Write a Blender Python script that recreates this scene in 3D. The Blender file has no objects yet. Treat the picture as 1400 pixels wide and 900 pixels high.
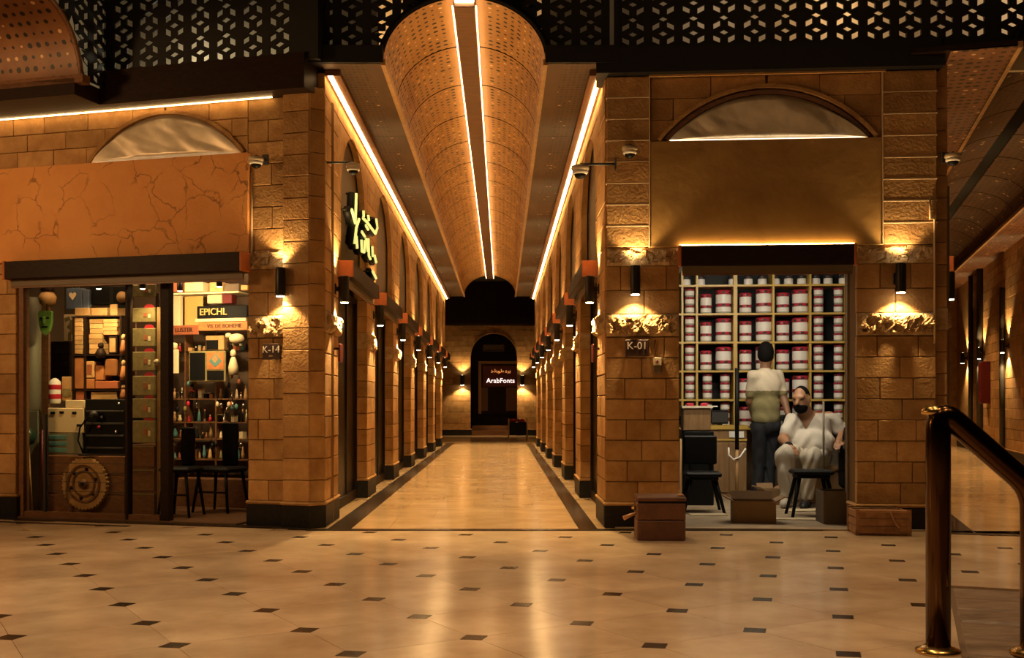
import bpy, bmesh, math, random
import numpy as np
from mathutils import Vector, Matrix
from mathutils.geometry import tessellate_polygon
random.seed(7)
sc = bpy.context.scene
COL = sc.collection
PI = math.pi
R = math.radians

# ---------------------------------------------------------------- camera
F, CX, HY, CH = 1500.0, 686.0, 552.0, 1.05        # focal length / principal point / horizon in 1400x900 pixels, camera height
cam = bpy.data.objects.new('camera', bpy.data.cameras.new('camera'))
COL.objects.link(cam)
cam.location = (0, 0, CH)
cam.rotation_euler = (R(90), 0, 0)
cam.data.sensor_fit = 'HORIZONTAL'
cam.data.sensor_width = 36.0
cam.data.lens = F / 1400.0 * 36.0
cam.data.shift_x = (700.0 - CX) / 1400.0
cam.data.shift_y = (HY - 450.0) / 1400.0
cam.data.clip_end = 200
sc.camera = cam

# ---------------------------------------------------------------- world, exposure
world = bpy.data.worlds.new('night')
sc.world = world
world.use_nodes = True
bg = world.node_tree.nodes['Background']
bg.inputs['Color'].default_value = (1.0, 0.62, 0.34, 1)
bg.inputs['Strength'].default_value = 0.004
sc.view_settings.view_transform = 'Standard'
sc.view_settings.look = 'None'
sc.view_settings.gamma = 1.0
sc.view_settings.use_curve_mapping = False
sc.view_settings.exposure = 0.0
sc.cycles.use_denoising = True
sc.cycles.max_bounces = 6
sc.cycles.diffuse_bounces = 3
sc.cycles.glossy_bounces = 3
sc.cycles.transparent_max_bounces = 8
sc.cycles.caustics_reflective = False
sc.cycles.caustics_refractive = False
sc.cycles.sample_clamp_indirect = 4.0

WARM = (1.0, 0.56, 0.20)
AMBER = (1.0, 0.50, 0.17)

def light(name, kind, loc, power, color=WARM, parent=None, rot=None, **kw):
    l = bpy.data.lights.new(name, kind)
    l.energy = power
    l.color = color
    for k, v in kw.items():
        setattr(l, k, v)
    o = bpy.data.objects.new(name, l)
    COL.objects.link(o)
    o.parent = parent
    o.location = loc
    if rot is not None:
        o.rotation_euler = rot
    return o

# unseen fill lights added: spots for the plaza floor, points for the walls
for (x, y, p) in ((-4.2, 6.4, 300), (-1.6, 6.6, 330), (0.6, 6.3, 330), (2.9, 6.2, 200), (-3.2, 3.6, 300), (-.2, 3.4, 300), (2.6, 3.4, 210), (5.4, 6.2, 160)):
    light('plaza_floor_fill', 'SPOT', (x, y, 6.4), p*1.3, (1.0, 0.66, 0.36), None, (0, 0, 0), spot_size=R(58), spot_blend=1.0, shadow_soft_size=0.25)
for (x, y, z, p) in ((-6.4, 6.8, 3.0, 230), (-4.6, 4.6, 4.6, 20), (2.0, 3.0, 5.0, 20), (3.6, 3.6, 5.0, 18)):
    light('plaza_wall_fill', 'POINT', (x, y, z), p, (1.0, 0.54, 0.21), shadow_soft_size=0.3)

# ---------------------------------------------------------------- materials
MATS = {}
def mat(name, color=(.5, .5, .5), rough=.6, metal=0.0, spec=.5, emit=None, estr=0.0, noise=0.0, nscale=8.0, bump=0.0,
        bscale=20.0, rnd=0.0, color2=None, alpha=None, trans=0.0, coat=0.0, stretch=None):
    if name in MATS:
        return MATS[name]
    m = bpy.data.materials.new(name)
    m.use_nodes = True
    nt = m.node_tree
    b = nt.nodes['Principled BSDF']
    N, Lk = nt.nodes, nt.links
    b.inputs['Roughness'].default_value = rough
    b.inputs['Metallic'].default_value = metal
    b.inputs['Specular IOR Level'].default_value = spec
    b.inputs['Transmission Weight'].default_value = trans
    b.inputs['Coat Weight'].default_value = coat
    b.inputs['Base Color'].default_value = (*color, 1)
    tc = None
    def coords():
        nonlocal tc
        if tc is None:
            t = N.new('ShaderNodeTexCoord')
            geo = N.new('ShaderNodeNewGeometry')
            if stretch:
                mp = N.new('ShaderNodeMapping')
                mp.inputs['Scale'].default_value = stretch
                Lk.new(geo.outputs['Position'], mp.inputs['Vector'])
                tc = mp.outputs['Vector']
            else:
                tc = geo.outputs['Position']
        return tc
    src = None
    if noise > 0 or color2 is not None:
        nz = N.new('ShaderNodeTexNoise')
        nz.inputs['Scale'].default_value = nscale
        nz.inputs['Detail'].default_value = 5
        nz.inputs['Roughness'].default_value = .6
        Lk.new(coords(), nz.inputs['Vector'])
        ramp = N.new('ShaderNodeMix'); ramp.data_type = 'RGBA'
        mr = N.new('ShaderNodeMapRange')
        mr.inputs['From Min'].default_value = .32; mr.inputs['From Max'].default_value = .68
        Lk.new(nz.outputs['Fac'], mr.inputs['Value'])
        Lk.new(mr.outputs['Result'], ramp.inputs['Factor'])
        c2 = color2 if color2 is not None else tuple(c * (1 - noise) for c in color)
        ramp.inputs[6].default_value = (*color, 1)
        ramp.inputs[7].default_value = (*c2, 1)
        src = ramp.outputs[2]
    if rnd > 0:
        oi = N.new('ShaderNodeObjectInfo')
        mr2 = N.new('ShaderNodeMapRange')
        mr2.inputs['To Min'].default_value = 1 - rnd; mr2.inputs['To Max'].default_value = 1 + rnd
        Lk.new(oi.outputs['Random'], mr2.inputs['Value'])
        mul = N.new('ShaderNodeVectorMath'); mul.operation = 'SCALE'
        if src is not None:
            Lk.new(src, mul.inputs[0])
        else:
            mul.inputs[0].default_value = color
        Lk.new(mr2.outputs['Result'], mul.inputs['Scale'])
        src = mul.outputs[0]
    if src is not None:
        Lk.new(src, b.inputs['Base Color'])
    if bump > 0:
        nb = N.new('ShaderNodeTexNoise')
        nb.inputs['Scale'].default_value = bscale; nb.inputs['Detail'].default_value = 6
        Lk.new(coords(), nb.inputs['Vector'])
        bp = N.new('ShaderNodeBump'); bp.inputs['Strength'].default_value = bump; bp.inputs['Distance'].default_value = .02
        Lk.new(nb.outputs['Fac'], bp.inputs['Height'])
        Lk.new(bp.outputs['Normal'], b.inputs['Normal'])
    if emit is not None:
        b.inputs['Emission Color'].default_value = (*emit, 1)
        b.inputs['Emission Strength'].default_value = estr
    MATS[name] = m
    return m

def perforated(name, color, color2, pu, pv, rad, rows=None, metal=0.0, rough=.5, pale=.35):
    """wooden sheet with small drilled holes; UV map is in metres (u across, v along)"""
    if name in MATS: return MATS[name]
    m = mat(name, color, rough, metal, noise=.2, nscale=5, color2=color2, stretch=(1, .25, 1), bump=.15, bscale=14)
    nt = m.node_tree; N, Lk = nt.nodes, nt.links
    b = N['Principled BSDF']
    uv = N.new('ShaderNodeUVMap')
    sep = N.new('ShaderNodeSeparateXYZ'); Lk.new(uv.outputs['UV'], sep.inputs[0])
    def math_(op, a, bb=None):
        n = N.new('ShaderNodeMath'); n.operation = op
        for i, v in enumerate((a, bb)):
            if v is None: continue
            if isinstance(v, (int, float)): n.inputs[i].default_value = v
            else: Lk.new(v, n.inputs[i])
        return n.outputs[0]
    cu = math_('MULTIPLY', math_('SUBTRACT', math_('FRACT', math_('DIVIDE', sep.outputs[0], pu)), .5), pu)
    cv = math_('MULTIPLY', math_('SUBTRACT', math_('FRACT', math_('DIVIDE', sep.outputs[1], pv)), .5), pv)
    d2 = math_('ADD', math_('MULTIPLY', cu, cu), math_('MULTIPLY', cv, cv))
    # hole size differs from hole to hole
    cell = N.new('ShaderNodeCombineXYZ')
    Lk.new(math_('FLOOR', math_('DIVIDE', sep.outputs[0], pu)), cell.inputs[0])
    Lk.new(math_('FLOOR', math_('DIVIDE', sep.outputs[1], pv)), cell.inputs[1])
    wn = N.new('ShaderNodeTexWhiteNoise'); Lk.new(cell.outputs[0], wn.inputs['Vector'])
    rr = math_('MULTIPLY', math_('ADD', math_('MULTIPLY', wn.outputs['Value'], .7), .45), rad)
    hole = math_('LESS_THAN', d2, math_('MULTIPLY', rr, rr))
    if rows is not None:
        lo, hi = rows
        hole = math_('MULTIPLY', hole, math_('MULTIPLY', math_('GREATER_THAN', sep.outputs[0], lo), math_('LESS_THAN', sep.outputs[0], hi)))
    mx = N.new('ShaderNodeMix'); mx.data_type = 'RGBA'
    Lk.new(hole, mx.inputs['Factor'])
    Lk.new(b.inputs['Base Color'].links[0].from_socket, mx.inputs[6])
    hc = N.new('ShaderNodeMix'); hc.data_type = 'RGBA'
    hc.inputs[6].default_value = (.006, .004, .003, 1); hc.inputs[7].default_value = (.80, .55, .28, 1)  # some holes coloured pale, as if light came through from behind
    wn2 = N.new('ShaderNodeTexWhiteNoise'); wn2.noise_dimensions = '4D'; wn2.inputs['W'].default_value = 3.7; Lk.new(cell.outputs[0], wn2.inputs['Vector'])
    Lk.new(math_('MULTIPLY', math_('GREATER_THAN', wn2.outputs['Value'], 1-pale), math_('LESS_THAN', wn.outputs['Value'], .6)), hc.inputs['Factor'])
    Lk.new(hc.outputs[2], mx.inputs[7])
    Lk.new(mx.outputs[2], b.inputs['Base Color'])
    return m

def cracked(name, color, color2):
    """plaster with a net of fine cracks"""
    if name in MATS: return MATS[name]
    m = mat(name, color, .75, noise=.2, nscale=2.2, color2=color2, bump=.2, bscale=30)
    nt = m.node_tree; N, Lk = nt.nodes, nt.links
    b = N['Principled BSDF']
    geo = N.new('ShaderNodeNewGeometry')
    nz = N.new('ShaderNodeTexNoise'); nz.inputs['Scale'].default_value = 5; nz.inputs['Detail'].default_value = 4
    Lk.new(geo.outputs['Position'], nz.inputs['Vector'])
    add = N.new('ShaderNodeMix'); add.data_type = 'VECTOR'; add.inputs['Factor'].default_value = .16
    Lk.new(geo.outputs['Position'], add.inputs[4]); Lk.new(nz.outputs['Color'], add.inputs[5])
    vo = N.new('ShaderNodeTexVoronoi'); vo.feature = 'DISTANCE_TO_EDGE'; vo.inputs['Scale'].default_value = 4.4
    Lk.new(add.outputs[1], vo.inputs['Vector'])
    mr = N.new('ShaderNodeMapRange'); mr.inputs['From Min'].default_value = .004; mr.inputs['From Max'].default_value = .022
    Lk.new(vo.outputs['Distance'], mr.inputs['Value'])
    nz2 = N.new('ShaderNodeTexNoise'); nz2.inputs['Scale'].default_value = 3.2
    Lk.new(geo.outputs['Position'], nz2.inputs['Vector'])
    mr2 = N.new('ShaderNodeMapRange'); mr2.inputs['From Min'].default_value = .44; mr2.inputs['From Max'].default_value = .60
    Lk.new(nz2.outputs['Fac'], mr2.inputs['Value'])
    mxm = N.new('ShaderNodeMath'); mxm.operation = 'MAXIMUM'
    Lk.new(mr.outputs['Result'], mxm.inputs[0]); Lk.new(mr2.outputs['Result'], mxm.inputs[1])
    mx = N.new('ShaderNodeMix'); mx.data_type = 'RGBA'
    Lk.new(mxm.outputs[0], mx.inputs['Factor'])
    mx.inputs[6].default_value = (color[0]*.42, color[1]*.38, color[2]*.35, 1)
    Lk.new(b.inputs['Base Color'].links[0].from_socket, mx.inputs[7])
    Lk.new(mx.outputs[2], b.inputs['Base Color'])
    return m

def glass_mat():
    if 'pane_glass' in MATS: return MATS['pane_glass']
    m = bpy.data.materials.new('pane_glass'); m.use_nodes = True
    N, Lk = m.node_tree.nodes, m.node_tree.links
    N.remove(N['Principled BSDF'])
    t = N.new('ShaderNodeBsdfTransparent'); t.inputs[0].default_value = (.93, .93, .9, 1)
    g = N.new('ShaderNodeBsdfGlossy'); g.inputs['Roughness'].default_value = .04
    fr = N.new('ShaderNodeFresnel'); fr.inputs[0].default_value = 1.22
    mx = N.new('ShaderNodeMixShader')
    Lk.new(fr.outputs[0], mx.inputs[0]); Lk.new(t.outputs[0], mx.inputs[1]); Lk.new(g.outputs[0], mx.inputs[2])
    Lk.new(mx.outputs[0], N['Material Output'].inputs[0])
    MATS['pane_glass'] = m
    return m

mat('stone', (.54, .325, .14), .9, spec=.12, noise=.3, nscale=6, color2=(.37, .20, .08), bump=.45, bscale=42, rnd=.20)
mat('stone_rough', (.60, .44, .25), .95, spec=.05, noise=.4, nscale=14, color2=(.36, .22, .10), bump=.5, bscale=25)
mat('mortar', (.20, .115, .05), .95, spec=.05)
mat('mortar_pale', (.60, .44, .27), .8)
mat('granite', (.010, .009, .008), .45, spec=.25, noise=.4, nscale=30, color2=(.020, .018, .016))
mat('gold_plaster', (.42, .25, .08), .6, noise=.2, nscale=3.5, color2=(.34, .19, .055), bump=.5, bscale=4.5)
cracked('crack_plaster', (.86, .41, .13), (.74, .32, .09))
mat('wood_dark', (.028, .014, .008), .5, spec=.15, noise=.4, nscale=8, color2=(.018, .009, .006), stretch=(1, 6, 6), bump=.1)
mat('wood_mid', (.22, .10, .04), .45, noise=.4, nscale=9, color2=(.13, .055, .022), stretch=(1, 5, 5))
mat('wood_lamplit', (.58, .19, .06), .5, spec=.2, noise=.4, nscale=9, color2=(.46, .14, .045))  # for awning end caps: lamplight on brown wood put into the colour
mat('wood_pale', (.50, .30, .12), .5, noise=.3, nscale=9, color2=(.36, .20, .075), rnd=.25)
mat('black_metal', (.010, .009, .008), .42)
mat('lattice_black', (.006, .005, .005), .6)
mat('charcoal', (.03, .028, .026), .5)
mat('sheet_metal', (.80, .72, .58), .40, metal=.35, noise=.3, nscale=3, color2=(.52, .44, .32))
mat('panel_grey', (.16, .115, .065), .5, noise=.2, nscale=2)
mat('marble', (.82, .62, .41), .17, spec=.55, noise=.3, nscale=1.7, color2=(.52, .36, .22), rnd=.08)
mat('marble_corridor', (.70, .49, .28), .16, spec=.5, noise=.3, nscale=2.2, color2=(.52, .34, .18), rnd=.06)
mat('inset_black', (.02, .014, .010), .25)
mat('border_dark', (.035, .022, .013), .25, spec=.3)
mat('joint', (.22, .14, .08), .6)
mat('paver', (.36, .25, .16), .5, noise=.4, nscale=5, color2=(.17, .11, .07), stretch=(1, 3, 1), bump=.5, bscale=9, rnd=.15)
mat('cream', (.75, .66, .48), .6)
mat('white', (.82, .80, .75), .5)
mat('black', (.005, .005, .005), .55, spec=.2)
mat('dark_pane', (.006, .005, .004), .3, spec=.15)
mat('chrome', (.75, .72, .66), .15, metal=1)
mat('brass', (.70, .46, .16), .25, metal=1)
mat('rail_bronze', (.095, .048, .018), .2, metal=1.0)
mat('led', (1, .8, .5), emit=(1.0, .62, .25), estr=25.0)
mat('led_thin', (1, .8, .5), emit=(1.0, .62, .25), estr=13.0)
mat('led_cove', (1, .8, .5), emit=(1.0, .60, .22), estr=11.0)
mat('led_white', (1, .9, .7), emit=(1.0, .80, .52), estr=3.0)
mat('led_dim', (1, .8, .5), emit=(1.0, .5, .16), estr=5.0)
mat('led_soft', (1, .8, .5), emit=(1.0, .58, .20), estr=20.0)
mat('lamp_lens', (1, .9, .7), emit=(1.0, .80, .50), estr=26.0)
mat('red', (.50, .018, .03), .45)
mat('red_dark', (.15, .012, .012), .45)

# ---------------------------------------------------------------- mesh helpers
class MB:
    def __init__(s):
        s.v, s.f, s.sm, s.uv = [], [], [], None
    def add(s, vs, fs, smooth=False):
        o = len(s.v)
        s.v += [tuple(p) for p in vs]
        s.f += [tuple(i + o for i in f) for f in fs]
        s.sm += [smooth] * len(fs)
        return s
    def box(s, x0, x1, y0, y1, z0, z1, M=None):
        vs = [Vector((x, y, z)) for z in (z0, z1) for y in (y0, y1) for x in (x0, x1)]
        if M is not None: vs = [M @ p for p in vs]
        return s.add(vs, [(0, 2, 3, 1), (4, 5, 7, 6), (0, 1, 5, 4), (2, 6, 7, 3), (0, 4, 6, 2), (1, 3, 7, 5)])
    def cbox(s, x0, x1, y0, y1, z0, z1, c=.006, M=None):
        """box with all edges chamfered"""
        c = min(c, (x1-x0)*.4, (y1-y0)*.4, (z1-z0)*.4)
        vs, key = [], {}
        for i, x in enumerate((x0, x1)):
            for j, y in enumerate((y0, y1)):
                for k, z in enumerate((z0, z1)):
                    sx, sy, sz = (1, -1)[i], (1, -1)[j], (1, -1)[k]
                    for ax, p in enumerate(((x, y+sy*c, z+sz*c), (x+sx*c, y, z+sz*c), (x+sx*c, y+sy*c, z))):
                        key[i, j, k, ax] = len(vs); vs.append(Vector(p))
        if M is not None: vs = [M @ p for p in vs]
        K = lambda i, j, k, a: key[i, j, k, a]
        fs = []
        for i in (0, 1):
            q = [K(i, 0, 0, 0), K(i, 1, 0, 0), K(i, 1, 1, 0), K(i, 0, 1, 0)]; fs.append(q if i else q[::-1])
            q = [K(0, i, 0, 1), K(0, i, 1, 1), K(1, i, 1, 1), K(1, i, 0, 1)]; fs.append(q if i else q[::-1])
            q = [K(0, 0, i, 2), K(1, 0, i, 2), K(1, 1, i, 2), K(0, 1, i, 2)]; fs.append(q if i else q[::-1])
        for a in (0, 1):
            for b in (0, 1):
                fs.append([K(a, b, 0, 0), K(a, b, 1, 0), K(a, b, 1, 1), K(a, b, 0, 1)])
                fs.append([K(a, 0, b, 0), K(a, 1, b, 0), K(a, 1, b, 2), K(a, 0, b, 2)])
                fs.append([K(0, a, b, 1), K(1, a, b, 1), K(1, a, b, 2), K(0, a, b, 2)])
                for c_ in (0, 1): fs.append([K(a, b, c_, 0), K(a, b, c_, 1), K(a, b, c_, 2)])
        return s.add(vs, fs)
    def tube(s, pts, r, n=10, cap=True, closed=False):
        pts = [Vector(p) for p in pts]
        m = len(pts); rr = r if isinstance(r, (list, tuple)) else [r]*m
        vs, fs = [], []
        up = None
        for i, p in enumerate(pts):
            a = pts[i-1] if (i > 0 or closed) else p
            b = pts[(i+1) % m] if (i < m-1 or closed) else p
            t = (b - a).normalized()
            if up is None:
                up = Vector((0, 0, 1)) if abs(t.z) < .9 else Vector((1, 0, 0))
            e1 = t.cross(up).normalized(); e2 = e1.cross(t).normalized(); up = e2
            for k in range(n):
                an = 2*PI*k/n
                vs.append(p + (e1*math.cos(an) + e2*math.sin(an))*rr[i])
        for i in range(m if closed else m-1):
            for k in range(n):
                a, b = i*n+k, i*n+(k+1) % n
                c, d = ((i+1) % m)*n+(k+1) % n, ((i+1) % m)*n+k
                fs.append((a, b, c, d))
        if cap and not closed:
            fs.append(tuple(range(n))[::-1]); fs.append(tuple(range((m-1)*n, m*n)))
        return s.add(vs, fs, True)
    def cyl(s, c, r, h, n=16, axis='z', r2=None):
        c = Vector(c); d = {'x': Vector((1, 0, 0)), 'y': Vector((0, 1, 0)), 'z': Vector((0, 0, 1))}[axis]
        return s.tube([c, c + d*h], [r, r if r2 is None else r2], n)
    def lathe(s, prof, n=20, c=(0, 0, 0), cap=True):
        vs, fs = [], []
        for (r, z) in prof:
            for k in range(n):
                a = 2*PI*k/n
                vs.append((c[0]+r*math.cos(a), c[1]+r*math.sin(a), c[2]+z))
        for i in range(len(prof)-1):
            for k in range(n):
                fs.append((i*n+k, i*n+(k+1) % n, (i+1)*n+(k+1) % n, (i+1)*n+k))
        if cap:
            fs.append(tuple(range(n))[::-1]); fs.append(tuple(range((len(prof)-1)*n, len(prof)*n)))
        return s.add(vs, fs, True)
    def prism(s, poly, y0, y1, holes=()):
        """polygon given in (x, z), extruded from y0 (front) to y1"""
        loops = [list(poly)] + [list(h) for h in holes]
        flat = [p for l in loops for p in l]
        tris = tessellate_polygon([[Vector((p[0], p[1], 0)) for p in l] for l in loops])
        n = len(flat)
        vs = [(p[0], y0, p[1]) for p in flat] + [(p[0], y1, p[1]) for p in flat]
        fs = []
        for t in tris:
            a, b, c = [Vector((*flat[i], 0)) for i in t]
            if (b-a).cross(c-a).z < 0: t = (t[0], t[2], t[1])
            fs.append(tuple(t)); fs.append(tuple(i+n for i in t[::-1]))
        o = 0
        for l in loops:
            k = len(l)
            ar = sum(l[i][0]*l[(i+1) % k][1]-l[(i+1) % k][0]*l[i][1] for i in range(k))
            for i in range(k):
                a, b = o+i, o+(i+1) % k
                q = (a, a+n, b+n, b)
                fs.append(q)
            o += k
        return s.add(vs, fs)
    def mesh(s, name):
        me = bpy.data.meshes.new(name)
        me.from_pydata(s.v, [], s.f)
        me.polygons.foreach_set('use_smooth', s.sm)
        if s.uv is not None:
            uvl = me.uv_layers.new(name='UVMap')
            co = np.array([s.uv[i] for i in (l.vertex_index for l in me.loops)], dtype=np.float32)
            uvl.data.foreach_set('uv', co.ravel())
        me.update()
        return me
    def build(s, name, m, parent=None, loc=None, fix=False):
        me = s.mesh(name)
        if fix:
            bm = bmesh.new(); bm.from_mesh(me); bmesh.ops.recalc_face_normals(bm, faces=bm.faces); bm.to_mesh(me); bm.free()
        return obj(name, me, m, parent, loc)

def obj(name, me, m=None, parent=None, loc=None):
    o = bpy.data.objects.new(name, me)
    COL.objects.link(o)
    if m is not None and me is not None and not me.materials:
        me.materials.append(MATS[m] if isinstance(m, str) else m)
    o.parent = parent
    if loc is not None: o.location = loc
    return o

def tag(o, label=None, cat=None, group=None, kind=None):
    if label: o['label'] = label
    if cat: o['category'] = cat
    if group: o['group'] = group
    if kind: o['kind'] = kind
    return o

class Fr:
    """a wall's own frame: x to the right along the wall, y into the wall, z up"""
    def __init__(s, x, y, deg):
        s.o = Vector((x, y, 0)); s.a = R(deg); s.deg = deg
        s.M = Matrix.Translation(s.o) @ Matrix.Rotation(s.a, 4, 'Z')
        s.I = s.M.inverted()
    def sub(s, u, d, deg):
        p = s.M @ Vector((u, d, 0))
        return Fr(p.x, p.y, s.deg + deg)
    def pix(s, px, py, d=0.0):
        """photo pixel -> (u, z) on the plane y = d of this frame"""
        ex, ey = s.I @ Vector((0, 0, 0)), s.I.to_3x3() @ Vector(((px-CX)/F, 1, 0))
        t = (d - ex.y) / ey.y
        return ex.x + ey.x*t, CH - (py-HY)/F*t
    def u(s, px, d=0.0): return s.pix(px, HY, d)[0]
    def w(s, u, d, z): return s.M @ Vector((u, d, z))

def empty(name, fr=None, loc=(0, 0, 0), rz=0.0, parent=None):
    o = bpy.data.objects.new(name, None)
    COL.objects.link(o)
    o.empty_display_size = .1
    if parent is not None:
        o.parent = parent; o.location = loc; o.rotation_euler = (0, 0, rz)
    else:
        f = fr or Fr(0, 0, 0)
        o.location = f.M @ Vector(loc); o.rotation_euler = (0, 0, f.a + rz)
    return o

def struct(name, fr=None, label=None):
    o = empty(name, fr)
    o['kind'] = 'structure'
    if label: o['label'] = label
    return o

def thing(name, label, cat, fr=None, loc=(0, 0, 0), rz=0.0, group=None):
    return tag(empty(name, fr, loc, rz), label, cat, group)

def text_mesh(body, size, extrude=.004, align='CENTER', fnt=None):
    cu = bpy.data.curves.new('t', 'FONT')
    cu.body = body; cu.size = size; cu.extrude = extrude; cu.align_x = align; cu.align_y = 'CENTER'
    cu.resolution_u = 3
    o = bpy.data.objects.new('t', cu); COL.objects.link(o)
    dg = bpy.context.evaluated_depsgraph_get()
    me = bpy.data.meshes.new_from_object(o.evaluated_get(dg))
    bpy.data.objects.remove(o); bpy.data.curves.remove(cu)
    me.transform(Matrix.Rotation(R(90), 4, 'X'))
    return me

def lerp(a, b, t): return a + (b-a)*t
# ---------------------------------------------------------------- frames taken from the photograph
LF = Fr(-1.615, 9.21, -15.8)       # left shop front (recedes to the left)
RF = Fr(0.876, 9.25, -4.5)         # right shop front
CF = Fr(-1.50, 9.25, 0.0)          # central arcade, x across, y along
CW = 2.376                         # arcade width
R2 = Fr(3.66, 9.00, -15.8)         # right arcade
COURSE = .183
Z_BASE, Z_TOP, Z_AWN0, Z_AWN1, Z_BOARD = .21, 3.80, 2.20, 2.36, 3.25
# ================================================================ FLOORS
def clip_half(poly, nx, ny, c):
    """keep the part of a 2-D polygon with nx*x + ny*y <= c"""
    out = []
    for i in range(len(poly)):
        p, q = poly[i], poly[(i+1) % len(poly)]
        dp, dq = nx*p[0]+ny*p[1]-c, nx*q[0]+ny*q[1]-c
        if dp <= 0: out.append(p)
        if dp*dq < 0:
            t = dp/(dp-dq); out.append((lerp(p[0], q[0], t), lerp(p[1], q[1], t)))
    return out

def slab(poly, z0, z1):
    n = len(poly); mb = MB()
    mb.add([(*p, z0) for p in poly] + [(*p, z1) for p in poly],
           [tuple(range(n))[::-1], tuple(range(n, 2*n))] + [(i, (i+1) % n, n+(i+1) % n, n+i) for i in range(n)])
    return mb

floor = MB().box(-16, 16, -6, 40, -.12, -.006).build('floor', 'joint')
tag(floor, kind='structure')
LO, LA, LB_ = Vector((-1.9285, 4.446)), Vector((.5075, .3199)), Vector((.2811, -.4830))
CUT = .125
def lat(s, t): p = LO + LA*s + LB_*t; return (p.x, p.y)
def floor_clip(poly, cx, cy):
    l = LF.I @ Vector((cx, cy, 0))
    if cx < -1.75:
        n = LF.M.to_3x3() @ Vector((0, 1, 0)); c = n.x*LF.o.x + n.y*LF.o.y - .10
        return clip_half(poly, n.x, n.y, c)
    return clip_half(poly, 0, 1, 9.045)
# stone pavers in the corner by the handrail lie in this area instead of tiles
PV = Fr(2.56, 6.30, -20.5)
g = .0022
for i in range(-16, 26):
    for j in range(-16, 16):
        c = LO + LA*(i+.5) + LB_*(j+.5)
        if not (3.5 < c.y < 9.9 and abs(c.x) < 6.3): continue
        k = CUT
        poly = [lat(i+a, j+b) for a, b in ((k, g), (1-k, g), (1-g, k), (1-g, 1-k), (1-k, 1-g), (k, 1-g), (g, 1-k), (g, k))]
        poly = floor_clip(poly, c.x, c.y)
        if len(poly) < 3: continue
        # the paved corner keeps its own stones: cut tiles along its kerbs
        ax, ay = PV.M.to_3x3() @ Vector((1, 0, 0)), PV.M.to_3x3() @ Vector((0, 1, 0))
        cx_ = ax.x*PV.o.x + ax.y*PV.o.y - .092; cy_ = ay.x*PV.o.x + ay.y*PV.o.y + .037
        if any((PV.I @ Vector((*q, 0))).x > -.092 and (PV.I @ Vector((*q, 0))).y < .037 for q in poly):
            parts_ = [clip_half(poly, ax.x, ax.y, cx_), clip_half(clip_half(poly, -ax.x, -ax.y, -cx_), -ay.x, -ay.y, -cy_)]
        else:
            parts_ = [poly]
        for q in parts_:
            if len(q) >= 3: slab(q, -.03, 0).build('floor_tile', 'marble', floor)
        p = LO + LA*i + LB_*j
        if 3.5 < p.y < 9.0 and abs(p.x) < 5.6:
            poly = [lat(i+a, j+b) for a, b in ((CUT-g*2, 0), (0, CUT-g*2), (-CUT+g*2, 0), (0, -CUT+g*2))]
            poly = floor_clip(poly, p.x, p.y)
            lp = PV.I @ Vector((p.x, p.y, 0))
            if len(poly) >= 3 and not (lp.x > -.02 and lp.y < .05):
                slab(poly, -.03, .0005).build('floor_inset', 'inset_black', floor)
MB().box(-16, 16, -6, 3.2, -.03, -.001).build('outer_paving', 'marble', floor)
MB().box(-16, -6.0, 3.2, 12, -.03, -.002).build('outer_paving', 'marble', floor)
MB().box(6.0, 16, 3.2, 9.0, -.03, -.002).build('outer_paving', 'marble', floor)
# dark threshold lines in front of the arcades and shops
thr = struct('trim_1', None, 'dark stone threshold line between plaza and arcade floor')
MB().box(-1.62, 3.62, 9.06, 9.17, -.03, .004).build('threshold_strip', 'border_dark', thr)
thr2 = struct('trim_2', LF, 'dark stone threshold line in front of the left shop')
MB().box(-3.9, 0, -.085, .05, -.03, .006).build('threshold_strip', 'border_dark', thr2)
MB().box(-3.9, LF.u(178, -.25), -.30, -.24, -.03, .003).build('threshold_strip', 'border_dark', thr2)
thr3 = struct('trim_3', R2, 'dark stone threshold line in front of the right arcade')
MB().box(-.1, 5, -.2, -.08, -.03, .004).build('threshold_strip', 'border_dark', thr3)
# rough stone pavers with a pale kerb beside the handrail
MB().box(-.09, .0, -6.0, .02, -.03, .004).build('kerb_stone', 'marble', floor).matrix_world = PV.M
MB().box(0, 4, .0, .035, -.03, .006).build('kerb_stone', 'marble', floor).matrix_world = PV.M
for r in range(8):
    x = 0.0
    while x < 2.4:
        w = random.uniform(.55, .95)
        mb = MB().cbox(x+.012, x+w-.012, -.36*(r+1)+.014, -.36*r-.014, -.05, -.004+random.uniform(-.004, .010), .03)
        o = mb.build('paver_stone', 'paver', floor); o.matrix_world = PV.M
        x += w
# central arcade floor: dark borders and pale slabs
fc = MB().box(-1.9, 1.3, 9.17, 40, -.1, -.004).build('floor_arcade', 'joint'); tag(fc, kind='structure')
for (x0, x1) in ((-1.457, -1.265), (.645, .80)):
    y = 9.17
    while y < 29:
        MB().box(x0, x1, y+.003, y+1.17, -.03, .001).build('border_slab', 'border_dark', fc); y += 1.175
for (x0, x1) in ((-1.9, -1.46), (.803, 1.3)):
    MB().box(x0, x1, 9.17, 29, -.03, .0).build('edge_strip', 'marble_corridor', fc)
y = 9.17; r = 0
while y < 29:
    xs = [-1.262, -.63, .01, .642] if r % 2 else [-1.262, -.95, -.31, .33, .642]
    for a, b in zip(xs, xs[1:]):
        MB().box(a+.002, b-.002, y+.002, y+.898, -.03, 0).build('floor_slab', 'marble_corridor', fc)
    y += .9; r += 1
MB().box(-6, 6, 29.07, 36.2, -.03, .001).build('cross_floor', 'marble_corridor', fc)
for k in range(2):
    MB().box(-1.9, 1.3, 29.0+k*1.8, 29.06+k*1.8, -.03, .003).build('border_slab', 'border_dark', fc)
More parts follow.
